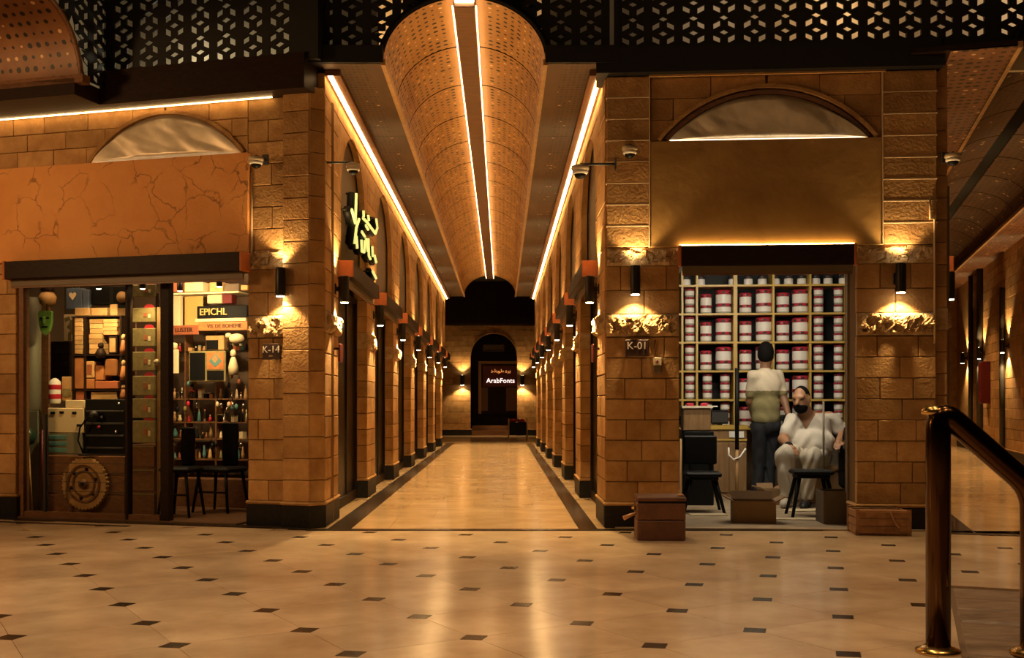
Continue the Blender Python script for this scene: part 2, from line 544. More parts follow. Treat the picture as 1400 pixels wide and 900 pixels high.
# right arcade floor
fr2 = struct('floor_arcade_right', R2)
y = -.08; r = 0
while y < 19.5:
    xs = [0.0, .2, .8, 1.4, 2.0, 2.376] if r % 2 else [0, .2, .5, 1.1, 1.7, 2.376]
    for q, (a, b) in enumerate(zip(xs, xs[1:])):
        MB().box(a+.002, b-.002, y+.002, y+.898, -.03, 0).build('floor_slab', 'border_dark' if q == 0 else 'marble_corridor', fr2)
    y += .9; r += 1

# ================================================================ STONE WALLS
def blocks(parent, u0, u1, z0, z1, d0, wavg=.40, arch=None, thick=.06, m='stone', rows=None, name='stone_block', split=True, jog=.004):
    """coursed stone blocks, each a piece of its own, on the plane y = d0; arch = (cu, zc, R) is left open"""
    n = rows or max(1, round((z1-z0)/COURSE)); h = (z1-z0)/n; gp = .0028
    for r in range(n):
        a, b = z0+r*h+gp, z0+(r+1)*h-gp
        xs = [u0, u1]
        if split:
            k = max(1, round((u1-u0)/wavg)); wd = (u1-u0)/k
            xs = [u0] + [u0 + wd*(q + (.5 if r % 2 else 1) + random.uniform(-.16, .16)) for q in range(k)] + [u1]
            xs = [x for q, x in enumerate(xs) if q in (0, len(xs)-1) or (u0+.09 < x < u1-.09)]
        if arch:
            cu, zc, Ra = arch
            if b > zc - .001 and a < zc + Ra:
                xs = sorted([x for x in xs if abs(x-cu) > .1] + [cu])
        for x0, x1 in zip(xs, xs[1:]):
            x0 += gp; x1 -= gp
            d = d0 - random.uniform(0, jog)
            hw = lambda z: math.sqrt(max(0, Ra*Ra-(z-zc)**2)) if z > zc-.001 else Ra
            if arch and a < zc+Ra and (x1 > cu-hw(max(a, zc)) and x0 < cu+hw(max(a, zc))):
                zs = [lerp(a, b, t/8) for t in range(9)]
                if x1 <= cu:
                    lim = [min(x1, cu-hw(z)-.012) for z in zs]
                    if max(lim) <= x0+.02: continue
                    poly = [(x0, a)] + [(max(x0, l), z) for l, z in zip(lim, zs)] + [(x0, b)]
                else:
                    lim = [max(x0, cu+hw(z)+.012) for z in zs]
                    if min(lim) >= x1-.02: continue
                    poly = [(x1, b)] + [(min(x1, l), z) for l, z in list(zip(lim, zs))[::-1]] + [(x1, a)]
                q = []
                for p in poly:
                    if not q or (abs(p[0]-q[-1][0]) + abs(p[1]-q[-1][1])) > 1e-4: q.append(p)
                if len(q) >= 3:
                    MB().prism(q, d, d0+thick).build(name, m, parent, fix=True)
                continue
            MB().cbox(x0, x1, d, d0+thick, a, b, .0045).build(name, m, parent)

def rough_band(parent, u0, u1, z0, z1, d0, seed=0, amp=.055, res=.011, back=.05):
    """hewn, deeply chipped stone course"""
    rs = np.random.RandomState(seed)
    nu, nz = max(6, int((u1-u0)/res)), max(6, int((z1-z0)/res))
    U, Z = np.meshgrid(np.linspace(0, 1, nu), np.linspace(0, 1, nz), indexing='ij')
    h = np.zeros_like(U)
    pts = rs.rand(34, 2); hh = rs.rand(34)
    asp = (u1-u0)/(z1-z0)
    dist = np.sqrt(((U[..., None]-pts[:, 0])*asp)**2 + (Z[..., None]-pts[:, 1])**2)
    near = np.argmin(dist, -1)
    tilt = rs.uniform(-1, 1, (34, 2))
    h = hh[near]*1.1 - .15 + ((U-pts[near, 0])*asp*tilt[near, 0] + (Z-pts[near, 1])*tilt[near, 1])*.9
    h += rs.rand(nu, nz)*.18
    edge = np.clip(np.minimum(np.minimum(U, 1-U)*asp, np.minimum(Z, 1-Z))*7, 0, 1)
    D = d0 - (h*amp)*edge - .004
    vs = [(u0+(u1-u0)*U[i, j], D[i, j], z0+(z1-z0)*Z[i, j]) for i in range(nu) for j in range(nz)]
    fs = [(i*nz+j, (i+1)*nz+j, (i+1)*nz+j+1, i*nz+j+1) for i in range(nu-1) for j in range(nz-1)]
    # sides back to the wall
    ring = [i*nz for i in range(nu)] + [(nu-1)*nz+j for j in range(1, nz)] + [i*nz+nz-1 for i in range(nu-2, -1, -1)] + [j for j in range(nz-2, 0, -1)]
    o = len(vs); vs += [(vs[i][0], d0+back, vs[i][2]) for i in ring]
    k = len(ring)
    fs += [(ring[(i+1) % k], ring[i], o+i, o+(i+1) % k) for i in range(k)] + [tuple(range(o, o+k))]
    MB().add(vs, fs).build('hewn_course', 'stone_rough', parent)

def plinth(parent, u0, u1, d0, d1, zt=.19, lip=.02):
    MB().cbox(u0-lip*.6, u1+lip*.6, d0-lip*.6, d1, 0, zt, .006).build('plinth', 'granite', parent)
    mb = MB()
    mb.cbox(u0-lip, u1+lip, d0-lip, d1, zt, zt+.03, .012)
    mb.build('plinth_cap', 'stone', parent)

def arch_ring(parent, cu, zc, Ra, zmin, d, w=.035, proud=.03, m='stone', name='arch_moulding'):
    a0 = math.asin(max(-1, min(1, (zmin-zc)/Ra)))
    n = 28
    an = [lerp(a0, PI-a0, i/n) for i in range(n+1)]
    out = [(cu+(Ra+w)*math.cos(a), zc+(Ra+w)*math.sin(a)) for a in an]
    inn = [(cu+Ra*math.cos(a), zc+Ra*math.sin(a)) for a in an[::-1]]
    MB().prism(out+inn, d-proud, d+.03).build(name, m, parent, fix=True)

def tympanum(parent, cu, zc, Ra, zmin, d, seed, amp=.035, m='sheet_metal', name='crumpled_sheet'):
    rs = np.random.RandomState(seed)
    hw = math.sqrt(Ra*Ra-(zmin-zc)**2)
    n, k = 64, 26
    vs, fs = [], []
    W = rs.uniform(2, 9, (9, 2)); P = rs.uniform(0, 6.3, 9); A = 1/np.hypot(W[:, 0], W[:, 1])
    for i in range(n+1):
        u = lerp(-hw, hw, i/n); top = zc+math.sqrt(max(0, Ra*Ra-u*u))
        for j in range(k+1):
            z = lerp(zmin, max(zmin, top), j/k)
            hgt = float(np.sum(A*np.abs(np.sin(W[:, 0]*u*1.3+W[:, 1]*z*1.7+P))))
            vs.append((cu+u, d-amp*hgt*.9*min(1, j/3, (k-j)/3+.15), z))
    for i in range(n):
        for j in range(k):
            fs.append((i*(k+1)+j, (i+1)*(k+1)+j, (i+1)*(k+1)+j+1, i*(k+1)+j+1))
    mb = MB(); mb.add(vs, fs, True)
    return mb.build(name, m, parent)

N_WIN = [0]
def wall_lamp(fr, u, d, z, label, group=None, pw=36.0, up=24.0, h=.24, r=.042, off=.095, lights=True, rz=0.0):
    """black cylinder fixed to the wall that throws light up and down; (u, d) lies on the wall face"""
    t = thing('wall_lamp', label, 'lamp', fr, (u, d, z-h/2), rz, group)
    MB().lathe([(r*.9, 0), (r, .012), (r, h-.012), (r*.9, h)], 18, (0, -off, 0)).build('lamp_body', 'black_metal', t)
    mb = MB(); mb.box(-.018, .018, -off, -.012, h*.42, h*.58); mb.cbox(-.04, .04, -.014, .002, h*.30, h*.70, .004)
    mb.build('bracket', 'black_metal', t)
    MB().lathe([(r*.80, -.006), (r*.84, .002)], 18, (0, -off, 0)).build('lens', 'lamp_lens', t)
    MB().lathe([(r*.60, h-.002), (r*.62, h+.001)], 18, (0, -off, 0)).build('lens', 'lamp_lens', t)
    if lights:
        light('lamp_spot_down', 'SPOT', (0, -off, -.02), pw, (1, .66, .28), t, (0, 0, 0), spot_size=R(118), spot_blend=.35, shadow_soft_size=.025)
        light('lamp_spot_up', 'SPOT', (0, -off, h+.02), up, (1, .64, .26), t, (PI, 0, 0), spot_size=R(104), spot_blend=.5, shadow_soft_size=.025)
    return t

def awning(fr, u0, u1, d, label, group=None, name='shutter_awning', led=False, z0=Z_AWN0, z1=Z_AWN1, out=.14, lath=True, slope=0):
    t = thing(name, label, 'awning', fr, ((u0+u1)/2, d, z0), 0, group)
    w = (u1-u0)/2
    MB().cbox(-w, w, -out, 0, 0, z1-z0, .006).build('box', 'wood_dark', t)
    for s in (-1, 1):
        MB().cbox(s*w-.012, s*w+.012, -out-.004, 0, -.002, z1-z0+.004, .004).build('end_cap', 'wood_lamplit', t)
    if lath:
        MB().box(-w+.02, w-.02, -.07, -.045, -.06, -.002).build('shutter_lath', 'panel_grey', t)
        MB().box(-w+.02, w-.02, -.062, -.05, -.075, -.06).build('shutter_lath', 'wood_mid', t)
    if led:
        s = MB().box(-w, w, -.03, -.012, z1-z0, z1-z0+.014).build('led_tape', 'led_soft', t)
    return t

def shopfront(fr, u0, u1, d, z1=2.2, mull=2):
    N_WIN[0] += 1
    t = struct('window_%d' % N_WIN[0], fr)
    fw = .045
    MB().box(u0, u1, d+.05, d+.06, 0, z1).build('dark_interior', 'black', t)  # darkness of the shop interior put in as a black sheet
    for (a, b, c, e) in ((u0, u0+fw, 0, z1), (u1-fw, u1, 0, z1), (u0+fw, u1-fw, z1-fw, z1), (u0+fw, u1-fw, 0, .10)):
        MB().box(a, b, d-.02, d+.03, c, e).build('frame_bar', 'wood_dark', t)
    for k in range(1, mull+1):
        x = lerp(u0, u1, k/(mull+1))
        MB().box(x-.02, x+.02, d-.01, d+.03, .1, z1-fw).build('mullion', 'wood_dark', t)
    for k in range(mull+1):
        a, b = lerp(u0, u1, k/(mull+1))+.02, lerp(u0, u1, (k+1)/(mull+1))-.02
        MB().box(a, b, d+.005, d+.011, .1, z1-fw).build('pane', 'dark_pane', t)

# ---------------------------------------------------------------- left shop front
uL = -4.2
uo0, uo1 = LF.u(32, .05), LF.u(338, .05)
up0, up1 = LF.u(339, .05), LF.u(390, .05)
wl = struct('wall_left', LF)
MB().box(uL, LF.u(22, .05)-.005, .075, .13, .0, 2.36).build('mortar_bed', 'mortar', wl)
MB().box(uL, up1+.02, .075, .30, 2.20, 3.68).build('mortar_bed', 'mortar', wl)
MB().box(up0+.004, -.005, .075, .5, 0, 3.70).build('mortar_bed', 'mortar', wl)
blocks(wl, uL, LF.u(22, .05), .22, 2.24, .05, .5)
plinth(wl, uL, LF.u(22, .05), .05, .13)
blocks(wl, uL, uo0-.0, 2.24, 2.42, .05, .5)
LARCH = (LF.u(226, .05), 2.66, .93)
blocks(wl, uL, up0, 3.20, 3.66, .05, .40, LARCH, rows=3)
arch_ring(wl, *LARCH, 3.2, .05, .03, .025)
tympanum(wl, *LARCH, 3.2, .07, 3, .045)
# lamp pier
blocks(wl, up0, up1, .22, 1.61, .05, .22, rows=8)
rough_band(wl, up0, up1, 1.615, 1.80, .045, 11)
blocks(wl, up0, up1, 1.80, 2.20, .05, .22, rows=2)
rough_band(wl, up0, up1, 2.20, 2.36, .05, 12, .03)
blocks(wl, up0, up1, 2.36, 3.66, .05, .26, rows=7)
plinth(wl, up0, up1, .05, .3)
# corner pilaster, a little proud
blocks(wl, up1, 0, .22, 3.70, 0, .5, split=False, rows=19)
plinth(wl, up1, 0, 0, .3)
# board over the shop
bd = MB().cbox(LF.u(-110, 0), LF.u(339, 0), 0, .05, 2.34, 3.20, .006).build('fascia_board', 'crack_plaster')
bd.matrix_world = LF.M
MB().box(LARCH[0]-.7, LARCH[0]+.7, .03, .045, 3.201, 3.207).build('led_tape', mat('led_fill', (1, .9, .7), emit=(1, .72, .42), estr=1.0), bd)  # tape added to light the crumpled sheet from below
tag(bd, 'orange cracked plaster sign board above the left shop', 'sign board')
awning(LF, LF.u(11, -.08), LF.u(334, -.08), .0, 'long dark wooden shutter awning over the left shop', led=False, z0=2.17, z1=2.33)
# led cove under the beam
o = MB().box(uL, up1-.10, -.004, .012, 3.648, 3.656).build('led_strip', 'led_cove'); o.matrix_world = LF.M
tag(o, 'glowing warm light strip under the dark beam above the left shop', 'light strip')
wall_lamp(LF, LF.u(383, -.05), .05, 2.075, 'black cylinder wall lamp on the pier above the K-14 plate')
# corner chamfer towards the arcade
CH_ = Fr(-1.615, 9.21, 38.0)
wc = struct('wall_corner', CH_)
MB().box(.0, .146, .02, .3, 0, 3.72).build('mortar_bed', 'mortar', wc)
blocks(wc, .0, .146, .22, 3.72, 0, .5, split=False, rows=19, thick=.03)
plinth(wc, .0, .146, 0, .1)

# ---------------------------------------------------------------- right shop front
wr = struct('wall_right', RF)
rp1 = RF.u(929); ro0, ro1 = RF.u(931), RF.u(1170); rq0, rq1 = RF.u(1171), RF.u(1280)
rb0, rb1 = RF.u(888), RF.u(1206)
MB().box(.01, rp1-.01, .025, .45, 0, 2.37).build('mortar_bed', 'mortar', wr)
MB().box(rq0+.01, rq1-.01, .025, .45, 0, 2.37).build('mortar_bed', 'mortar', wr)
MB().box(.01, rq1-.01, .025, .30, 2.30, 3.80).build('mortar_bed', 'mortar', wr)
for (a, b, sd) in ((0, rp1, 21), (rq0, rq1, 31)):
    blocks(wr, a, b, .22, 1.61, 0, .40, rows=8)
    rough_band(wr, a+.005, b-.005, 1.615, 1.80, -.005, sd, .06)
    blocks(wr, a, b, 1.80, 2.21, 0, .40, rows=2)
    rough_band(wr, a+.01, b-.01, 2.21, 2.36, 0, sd+1, .03)
    plinth(wr, a, b, 0, .3)
# pilasters with pale pointing
pb0, pb1 = RF.u(888, -.03), RF.u(1207, -.03)
for (a, b) in ((-.0, pb0), (pb1, rq1)):
    n = 8; h = (3.80-2.36)/n
    for r in range(n):
        MB().cbox(a+.008, b-.004, -.03-random.uniform(0, .004), .05, 2.36+r*h+.006, 2.36+(r+1)*h-.006, .005).build('stone_block', 'stone', wr)
        if r: MB().cbox(a+.002, b+.002, -.034, .03, 2.36+r*h-.007, 2.36+r*h+.007, .003).build('joint_strip', 'mortar_pale', wr)
    for e in (a, b):
        if e > 0.05 and e < rq1-.01: MB().cbox(e-.006, e+.006, -.036, .03, 2.36, 3.80, .003).build('joint_strip', 'mortar_pale', wr)
RARCH = (RF.u(1048), 2.565, 1.115)
blocks(wr, rb0+.01, rb1-.01, 3.25, 3.79, 0, .42, RARCH, rows=3)
arch_ring(wr, *RARCH, 3.25, 0, .03, .03, 'stone')
arch_ring(wr, RARCH[0], RARCH[1], RARCH[2]-.05, 3.25, 0.0, .035, .012, 'wood_mid')
tympanum(wr, RARCH[0], RARCH[1], RARCH[2]-.05, 3.25, .02, 9, .06)
bd = MB().cbox(rb0, rb1, -.03, .03, 2.36, 3.25, .006).build('fascia_board', 'gold_plaster'); bd.matrix_world = RF.M
MB().box(RARCH[0]-.8, RARCH[0]+.8, -.026, -.012, 3.251, 3.257).build('led_tape', 'led_white', bd)
tag(bd, 'plain golden plaster sign board above the jar shop', 'sign board')
awning(RF, RF.u(929, -.06), RF.u(1168, -.06), -.03, 'short dark wooden shutter awning over the jar shop', led=True, z0=2.19, z1=2.36, out=.08)
wall_lamp(RF, RF.u(868.5, -.09), 0, 2.08, 'black cylinder wall lamp on the pier above the K-01 plate')
wall_lamp(RF, RF.u(1231.5, -.09), 0, 2.08, 'black cylinder wall lamp on the pier right of the jar shop')

# ---------------------------------------------------------------- arcades
PITCH, PLEN, PD0 = 2.92, .76, .05
def vault(fr, name, d0, d1, seg, m, shell=True, half=.675, rise=.53, z0=3.90, cu=CW/2):
    t = struct(name, fr)
    def arc(a, aa, bb): return (cu - aa*math.cos(a), z0 + bb*math.sin(a))
    d = d0
    while d < d1-.05:
        e = min(d+seg, d1)
        for side in (0, 1):
            n = 14; vs, fs, uv = [], [], []
            for q in range(n+1):
                a = lerp(0, R(83), q/n)
                if side: a = PI-a
                x, z = arc(a, half, rise)
                for dd in (d+.014, e-.014):
                    vs.append((x, dd, z)); uv.append((q/n*.93, dd))
            fs = [(2*q, 2*q+1, 2*q+3, 2*q+2) for q in range(n)]
            if side: fs = [f[::-1] for f in fs]
            mb = MB(); mb.add(vs, fs, True); mb.uv = uv
            mb.build('vault_panel', m, t)
        d = e
    if shell:
        n = 20; vs, fs = [], []
        for q in range(n+1):
            x, z = arc(lerp(0, PI, q/n), half+.012, rise+.012)
            x2, z2 = arc(lerp(0, PI, q/n), half+.05, rise+.05)
            vs += [(x, d0, z), (x, d1, z), (x2, d0, z2), (x2, d1, z2)]
        for q in range(n):
            a, b = 4*q, 4*q+4
            fs += [(a, a+1, b+1, b), (a+2, b+2, b+3, a+3), (a, b, b+2, a+2)]
        mb = MB(); mb.add(vs, fs, True); mb.build('vault_shell', 'black', t)
    # flat perforated soffits on both sides and the springing trims
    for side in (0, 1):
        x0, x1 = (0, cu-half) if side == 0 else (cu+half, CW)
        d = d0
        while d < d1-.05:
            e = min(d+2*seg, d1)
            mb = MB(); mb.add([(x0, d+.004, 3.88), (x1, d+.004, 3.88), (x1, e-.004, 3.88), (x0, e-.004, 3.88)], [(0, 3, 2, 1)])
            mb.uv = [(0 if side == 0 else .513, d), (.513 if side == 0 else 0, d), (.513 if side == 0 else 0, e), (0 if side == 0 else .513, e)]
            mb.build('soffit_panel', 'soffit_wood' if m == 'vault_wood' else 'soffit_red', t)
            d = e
        MB().box(x0-.3 if side == 0 else x0, x1 if side == 0 else x1+.3, d0, d1, 3.89, 3.93).build('soffit_backing', 'wood_dark', t)
        xe = x1 if side == 0 else x0
        MB().box(xe-.018, xe+.018, d0-.005, d1, 3.865, 3.915).build('springing_trim', 'wood_pale', t)
    return t
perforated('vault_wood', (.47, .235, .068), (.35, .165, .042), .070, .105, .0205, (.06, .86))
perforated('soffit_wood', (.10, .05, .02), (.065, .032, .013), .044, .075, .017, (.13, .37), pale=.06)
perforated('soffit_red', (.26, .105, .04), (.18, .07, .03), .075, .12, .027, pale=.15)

ORD = ['first', 'second', 'third', 'fourth', 'fifth', 'sixth', 'seventh']
def arcade_side(fr, side, name, n, tag_side, L=19.8, led=True, what='arcade', pw=165.0, up=60.0):
    wf = fr.sub(0, 0, 90) if side == 0 else fr.sub(CW, 0, -90)
    sg = 1 if side == 0 else -1
    def X(a, b): return (a, b) if side == 0 else (-b, -a)
    t = struct(name, wf)
    MB().box(*X(PD0, L), .20, .35, 0, 3.88).build('backing', 'black', t)
    for k in range(n):
        a, b = PD0+k*PITCH, PD0+k*PITCH+PLEN
        x0, x1 = X(a, b)
        MB().box(x0+.012, x1-.012, .012, .2, 0, 3.86).build('mortar_bed', 'mortar', t)
        nr = 11
        for r in range(nr):
            z0, z1 = .22+r*(2.2-.22)/nr, .22+(r+1)*(2.2-.22)/nr
            if 1.60 < (z0+z1)/2 < 1.80:
                if k < 4: rough_band(t, x0, x1, z0, z1, .0, 40+k+10*side, .05, .016 if k < 2 else .03, .16)
                else: MB().cbox(x0, x1, -.02, .16, z0+.004, z1-.004, .02).build('hewn_course', 'stone_rough', t)
                continue
            cuts = [x0, x1] if (r % 2 or k > 2) else [x0, lerp(x0, x1, random.uniform(.4, .6)), x1]
            for p, q in zip(cuts, cuts[1:]):
                MB().cbox(p+.003, q-.003, -random.uniform(0, .004), .16, z0+.003, z1-.003, .006).build('stone_block', 'stone', t)
        for r in range(9):
            h = (3.86-2.2)/9
            MB().cbox(x0+.003, x1-.003, -random.uniform(0, .004), .16, 2.2+r*h+.003, 2.2+(r+1)*h-.003, .006).build('stone_block', 'stone', t)
        plinth(t, x0, x1, 0, .2)
        where = '%s pier of the %s, %s wall' % (ORD[k], what, tag_side)
        wall_lamp(wf, (x0+x1)/2 + .19*sg, 0, 2.08, 'black cylinder wall lamp on the ' + where, 'arcade wall lamps', pw, up, off=.085)
        # bay behind this pier
        y0, y1 = b, a+PITCH
        if k == n-1: y1 = min(y1, L)
        u0, u1 = X(y0, y1)
        cu = (u0+u1)/2; hw = min(.90, (u1-u0)/2-.08); Ra = 0.98; zc = 3.71-Ra
        zs = zc + math.sqrt(Ra*Ra-hw*hw)
        an = math.acos(hw/Ra)
        arc = [(cu+Ra*math.cos(lerp(an, PI-an, q/18)), zc+Ra*math.sin(lerp(an, PI-an, q/18))) for q in range(19)]
        # coursed spandrels left, right and over the arch
        MB().prism([(u0, 2.36), (cu-hw, 2.36)] + arc[::-1] + [(cu+hw, 2.36), (u1, 2.36), (u1, 3.86), (u0, 3.86)], .0, .06).build('spandrel', 'stone', t, fix=True)
        for r in range(1, 8):
            z = 2.36 + r*.188
            if z < zc + .2:
                for (p, q) in ((u0, cu-hw), (cu+hw, u1)):
                    MB().box(p, q, -.003, .01, z-.004, z+.004).build('joint_strip', 'mortar', t)
            elif z > 3.66:
                MB().box(u0, u1, -.003, .01, z-.004, z+.004).build('joint_strip', 'mortar', t)
        MB().box(u0, u1, .075, .10, 2.3, 3.86).build('arch_panel', 'panel_grey', t)
        awning(wf, u0+.01, u1-.01, .0, 'dark wooden shutter awning after the ' + where, 'arcade awnings', out=.135, z0=2.215, z1=2.36)
        shopfront(wf, u0+.002, u1-.002, .13)
    if not led: return wf, t
    # light strip along the top of the wall
    o = MB().box(*X(PD0, L), -.066, -.028, 3.822, 3.8295).build('led_strip', 'led'); o.matrix_world = wf.M
    tag(o, 'bright warm light strip running along the top of the %s arcade wall' % tag_side, 'light strip')
    MB().box(*X(PD0, L), -.13, -.0, 3.83, 3.875).build('led_ledge', 'wood_mid', t)
    return wf, t

WLF, WL = arcade_side(CF, 0, 'wall_arcade_left', 7, 'left')
WRF, WR = arcade_side(CF, 1, 'wall_arcade_right', 7, 'right')
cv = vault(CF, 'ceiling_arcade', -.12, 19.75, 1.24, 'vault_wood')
# dark box hanging under the crown, light tapes on both its sides
MB().cbox(CW/2-.092, CW/2+.092, -.13, 19.75, 4.345, 4.425, .008).build('light_channel', 'wood_mid', cv)
for s in (-1, 1):
    o = MB().box(CW/2+s*.098-.005, CW/2+s*.098+.005, -.12, 19.7, 4.350, 4.364).build('led_strip', 'led_thin'); o.matrix_world = CF.M
    tag(o, 'thin light strip on the %s side of the dark channel along the vault crown' % ('left' if s < 0 else 'right'), 'light strip')
o = MB().cbox(CW/2-.08, CW/2+.08, -.16, -.128, 4.385, 4.40, .004).build('channel_end_light', 'lamp_lens'); o.matrix_world = CF.M
tag(o, 'small bright light at the near end of the vault channel', 'light strip')

# ---------------------------------------------------------------- far end of the arcade
ED = 26.75
ew = struct('wall_end', CF.sub(0, ED, 0))
ea = (1.24, 2.60, .75)
MB().box(-3.5, ea[0]-ea[2]-.02, .05, .3, 0, 3.7).build('mortar_bed', 'mortar', ew)
MB().box(ea[0]+ea[2]+.02, 6, .05, .3, 0, 3.7).build('mortar_bed', 'mortar', ew)
MB().box(-3.5, 6, .05, .3, 3.42, 3.7).build('mortar_bed', 'mortar', ew)
blocks(ew, -.6, ea[0]-ea[2]-.01, .22, 2.60, 0, .45, rows=13)
blocks(ew, ea[0]+ea[2]+.01, 3.0, .22, 2.60, 0, .45, rows=13)
blocks(ew, -.6, 3.0, 2.60, 3.62, 0, .5, ea, rows=6)
plinth(ew, -.6, ea[0]-ea[2], 0, .2); plinth(ew, ea[0]+ea[2], 3.0, 0, .2)
arch_ring(ew, *ea, 2.6, 0, .03, .02)
MB().box(-6, 8, -6.2, 2.5, 4.9, 5.0).build('dark_ceiling', 'wood_dark', ew)
MB().box(-6, 8, -.9, -.8, 3.60, 5.0).build('bulkhead', 'wood_dark', ew)
MB().box(-6, -1.4, -7, 2.5, 0, 5.0).build('side_wall', 'stone', ew)
MB().box(3.6, 8, -7, 2.5, 0, 5.0).build('side_wall', 'stone', ew)
MB().box(-.6, 3.2, 1.15, 1.3, 0, 3.7).build('porch_back', 'wood_dark', ew)
EWF = CF.sub(0, ED, 0)
for (px, nm) in ((632.5, 'left'), (714, 'right')):
    wall_lamp(EWF, EWF.u(px), 0, EWF.pix(px, 520)[1], 'small black wall lamp %s of the arched doorway at the far end' % nm, 'far end lamps', 60, 45, h=.32, r=.07, off=.14)
# beams closing the arcade mouth side walls above soffit level
bm_ = struct('trim_4', CF, 'dark beam across the mouth of the central arcade')
MB().box(-.12, .513, -.14, -.02, 3.885, 4.03).build('beam', 'lattice_black', bm_)
MB().box(1.863, CW+.1, -.14, -.02, 3.885, 4.03).build('beam', 'lattice_black', bm_)

# ---------------------------------------------------------------- right arcade (only its far wall and ceiling show)
wr2 = struct('wall_arcade_far_right', R2.sub(CW, 0, -90))
W2 = R2.sub(CW, 0, -90)
MB().box(-21, 1.5, .06, .3, 0, 4.2).build('mortar_bed', 'mortar', wr2)
blocks(wr2, -17.0, -7.0, .22, 3.9, 0, .72, rows=20)
MB().box(-21, -17.0, .0, .1, .22, 3.9).build('far_stretch', 'stone', wr2)
MB().box(-7.0, 1.5, .0, .1, .22, 3.9).build('near_stretch', 'stone', wr2)
plinth(wr2, -21, 1.5, 0, .3)
arcade_side(R2, 0, 'wall_arcade_near_right', 4, 'near', 19.5, False, 'right arcade', 40, 20)
we2 = struct('wall_end_right', R2.sub(0, 19.5, 0))
MB().box(-.5, 3, 0, .2, 0, 4.8).build('side_wall', 'stone', we2)
perforated('vault_shaded', (.10, .05, .022), (.07, .032, .014), .075, .12, .027, pale=.1)  # dark copy of the vault wood, shade of the unlit vault in its colour
c2 = vault(R2, 'ceiling_arcade_right', -.2, 19.5, 1.24, 'vault_shaded', rise=.40)
for q, d in enumerate((6.3, 9.2, 12.1, 15.0, 17.6)):
    wall_lamp(W2, -d, 0, 2.1, 'black cylinder wall lamp on the stone wall beyond the handrail, %s from the right edge' % ('first', 'second', 'third', 'fourth', 'fifth')[q], 'right arcade lamps', 110, 70, off=.11)
for q, d in enumerate((2.5, 8.0, 14.0)):
    light('arcade_fill', 'SPOT', R2.M @ Vector((CW/2, d, 3.7)), 230, (1, .55, .2), None, (0, 0, 0), spot_size=R(100), spot_blend=.8, shadow_soft_size=.1)  # fill spots added to brighten floor and wall, no fittings
# pipes and a red cabinet on that wall
for q, (px, wd) in enumerate(((1331, .05), (1344, .07), (1375, .05))):
    x = W2.u(px)
    o = MB().cyl((x, -.06, 0.0), wd, 3.9 if q != 2 else 3.2, 10).build('drain_pipe', 'charcoal'); o.matrix_world = W2.M
    tag(o, 'dark vertical pipe on the stone wall beyond the handrail, %s of three' % ('leftmost', 'middle', 'rightmost')[q], 'pipe', 'wall pipes')
t = thing('fire_cabinet', 'dark red wall cabinet between the pipes beyond the handrail', 'cabinet', W2, (W2.u(1352), 0, 1.05))
MB().cbox(-.24, .24, -.16, 0, 0, .85, .01).build('body', 'red_dark', t)
MB().cbox(-.22, .22, -.172, -.158, .02, .83, .006).build('door', 'red_dark', t)

# ---------------------------------------------------------------- lattice screens over the shops
CELL = .25
def lattice_cell():
    """one cell: rhombi set like a stack of cubes"""
    c = CELL
    def rh(pts): return [(x*c, z*c) for x, z in pts]
    holes = []
    m = .5
    def flat(cx, cz, hw=.175, hh=.095): return [(cx-hw, cz), (cx, cz-hh), (cx+hw, cz), (cx, cz+hh)]
    def left(cx, cz, hw=.115, hh=.10, sk=.055):   # "\" leaning rhomb
        return [(cx-hw, cz-hh+sk), (cx+hw, cz-hh-sk), (cx+hw, cz+hh-sk), (cx-hw, cz+hh+sk)]
    def right(cx, cz, hw=.115, hh=.10, sk=.055):
        return [(cx-hw, cz-hh-sk), (cx+hw, cz-hh+sk), (cx+hw, cz+hh+sk), (cx-hw, cz+hh-sk)]
    holes += [left(.26, .17), right(.74, .17)]
    holes += [flat(.5, .39)]
    holes += [right(.26, .64), left(.74, .64)]
    holes += [flat(.5, .875)]
    return [rh(h) for h in holes]
HOLES = lattice_cell()
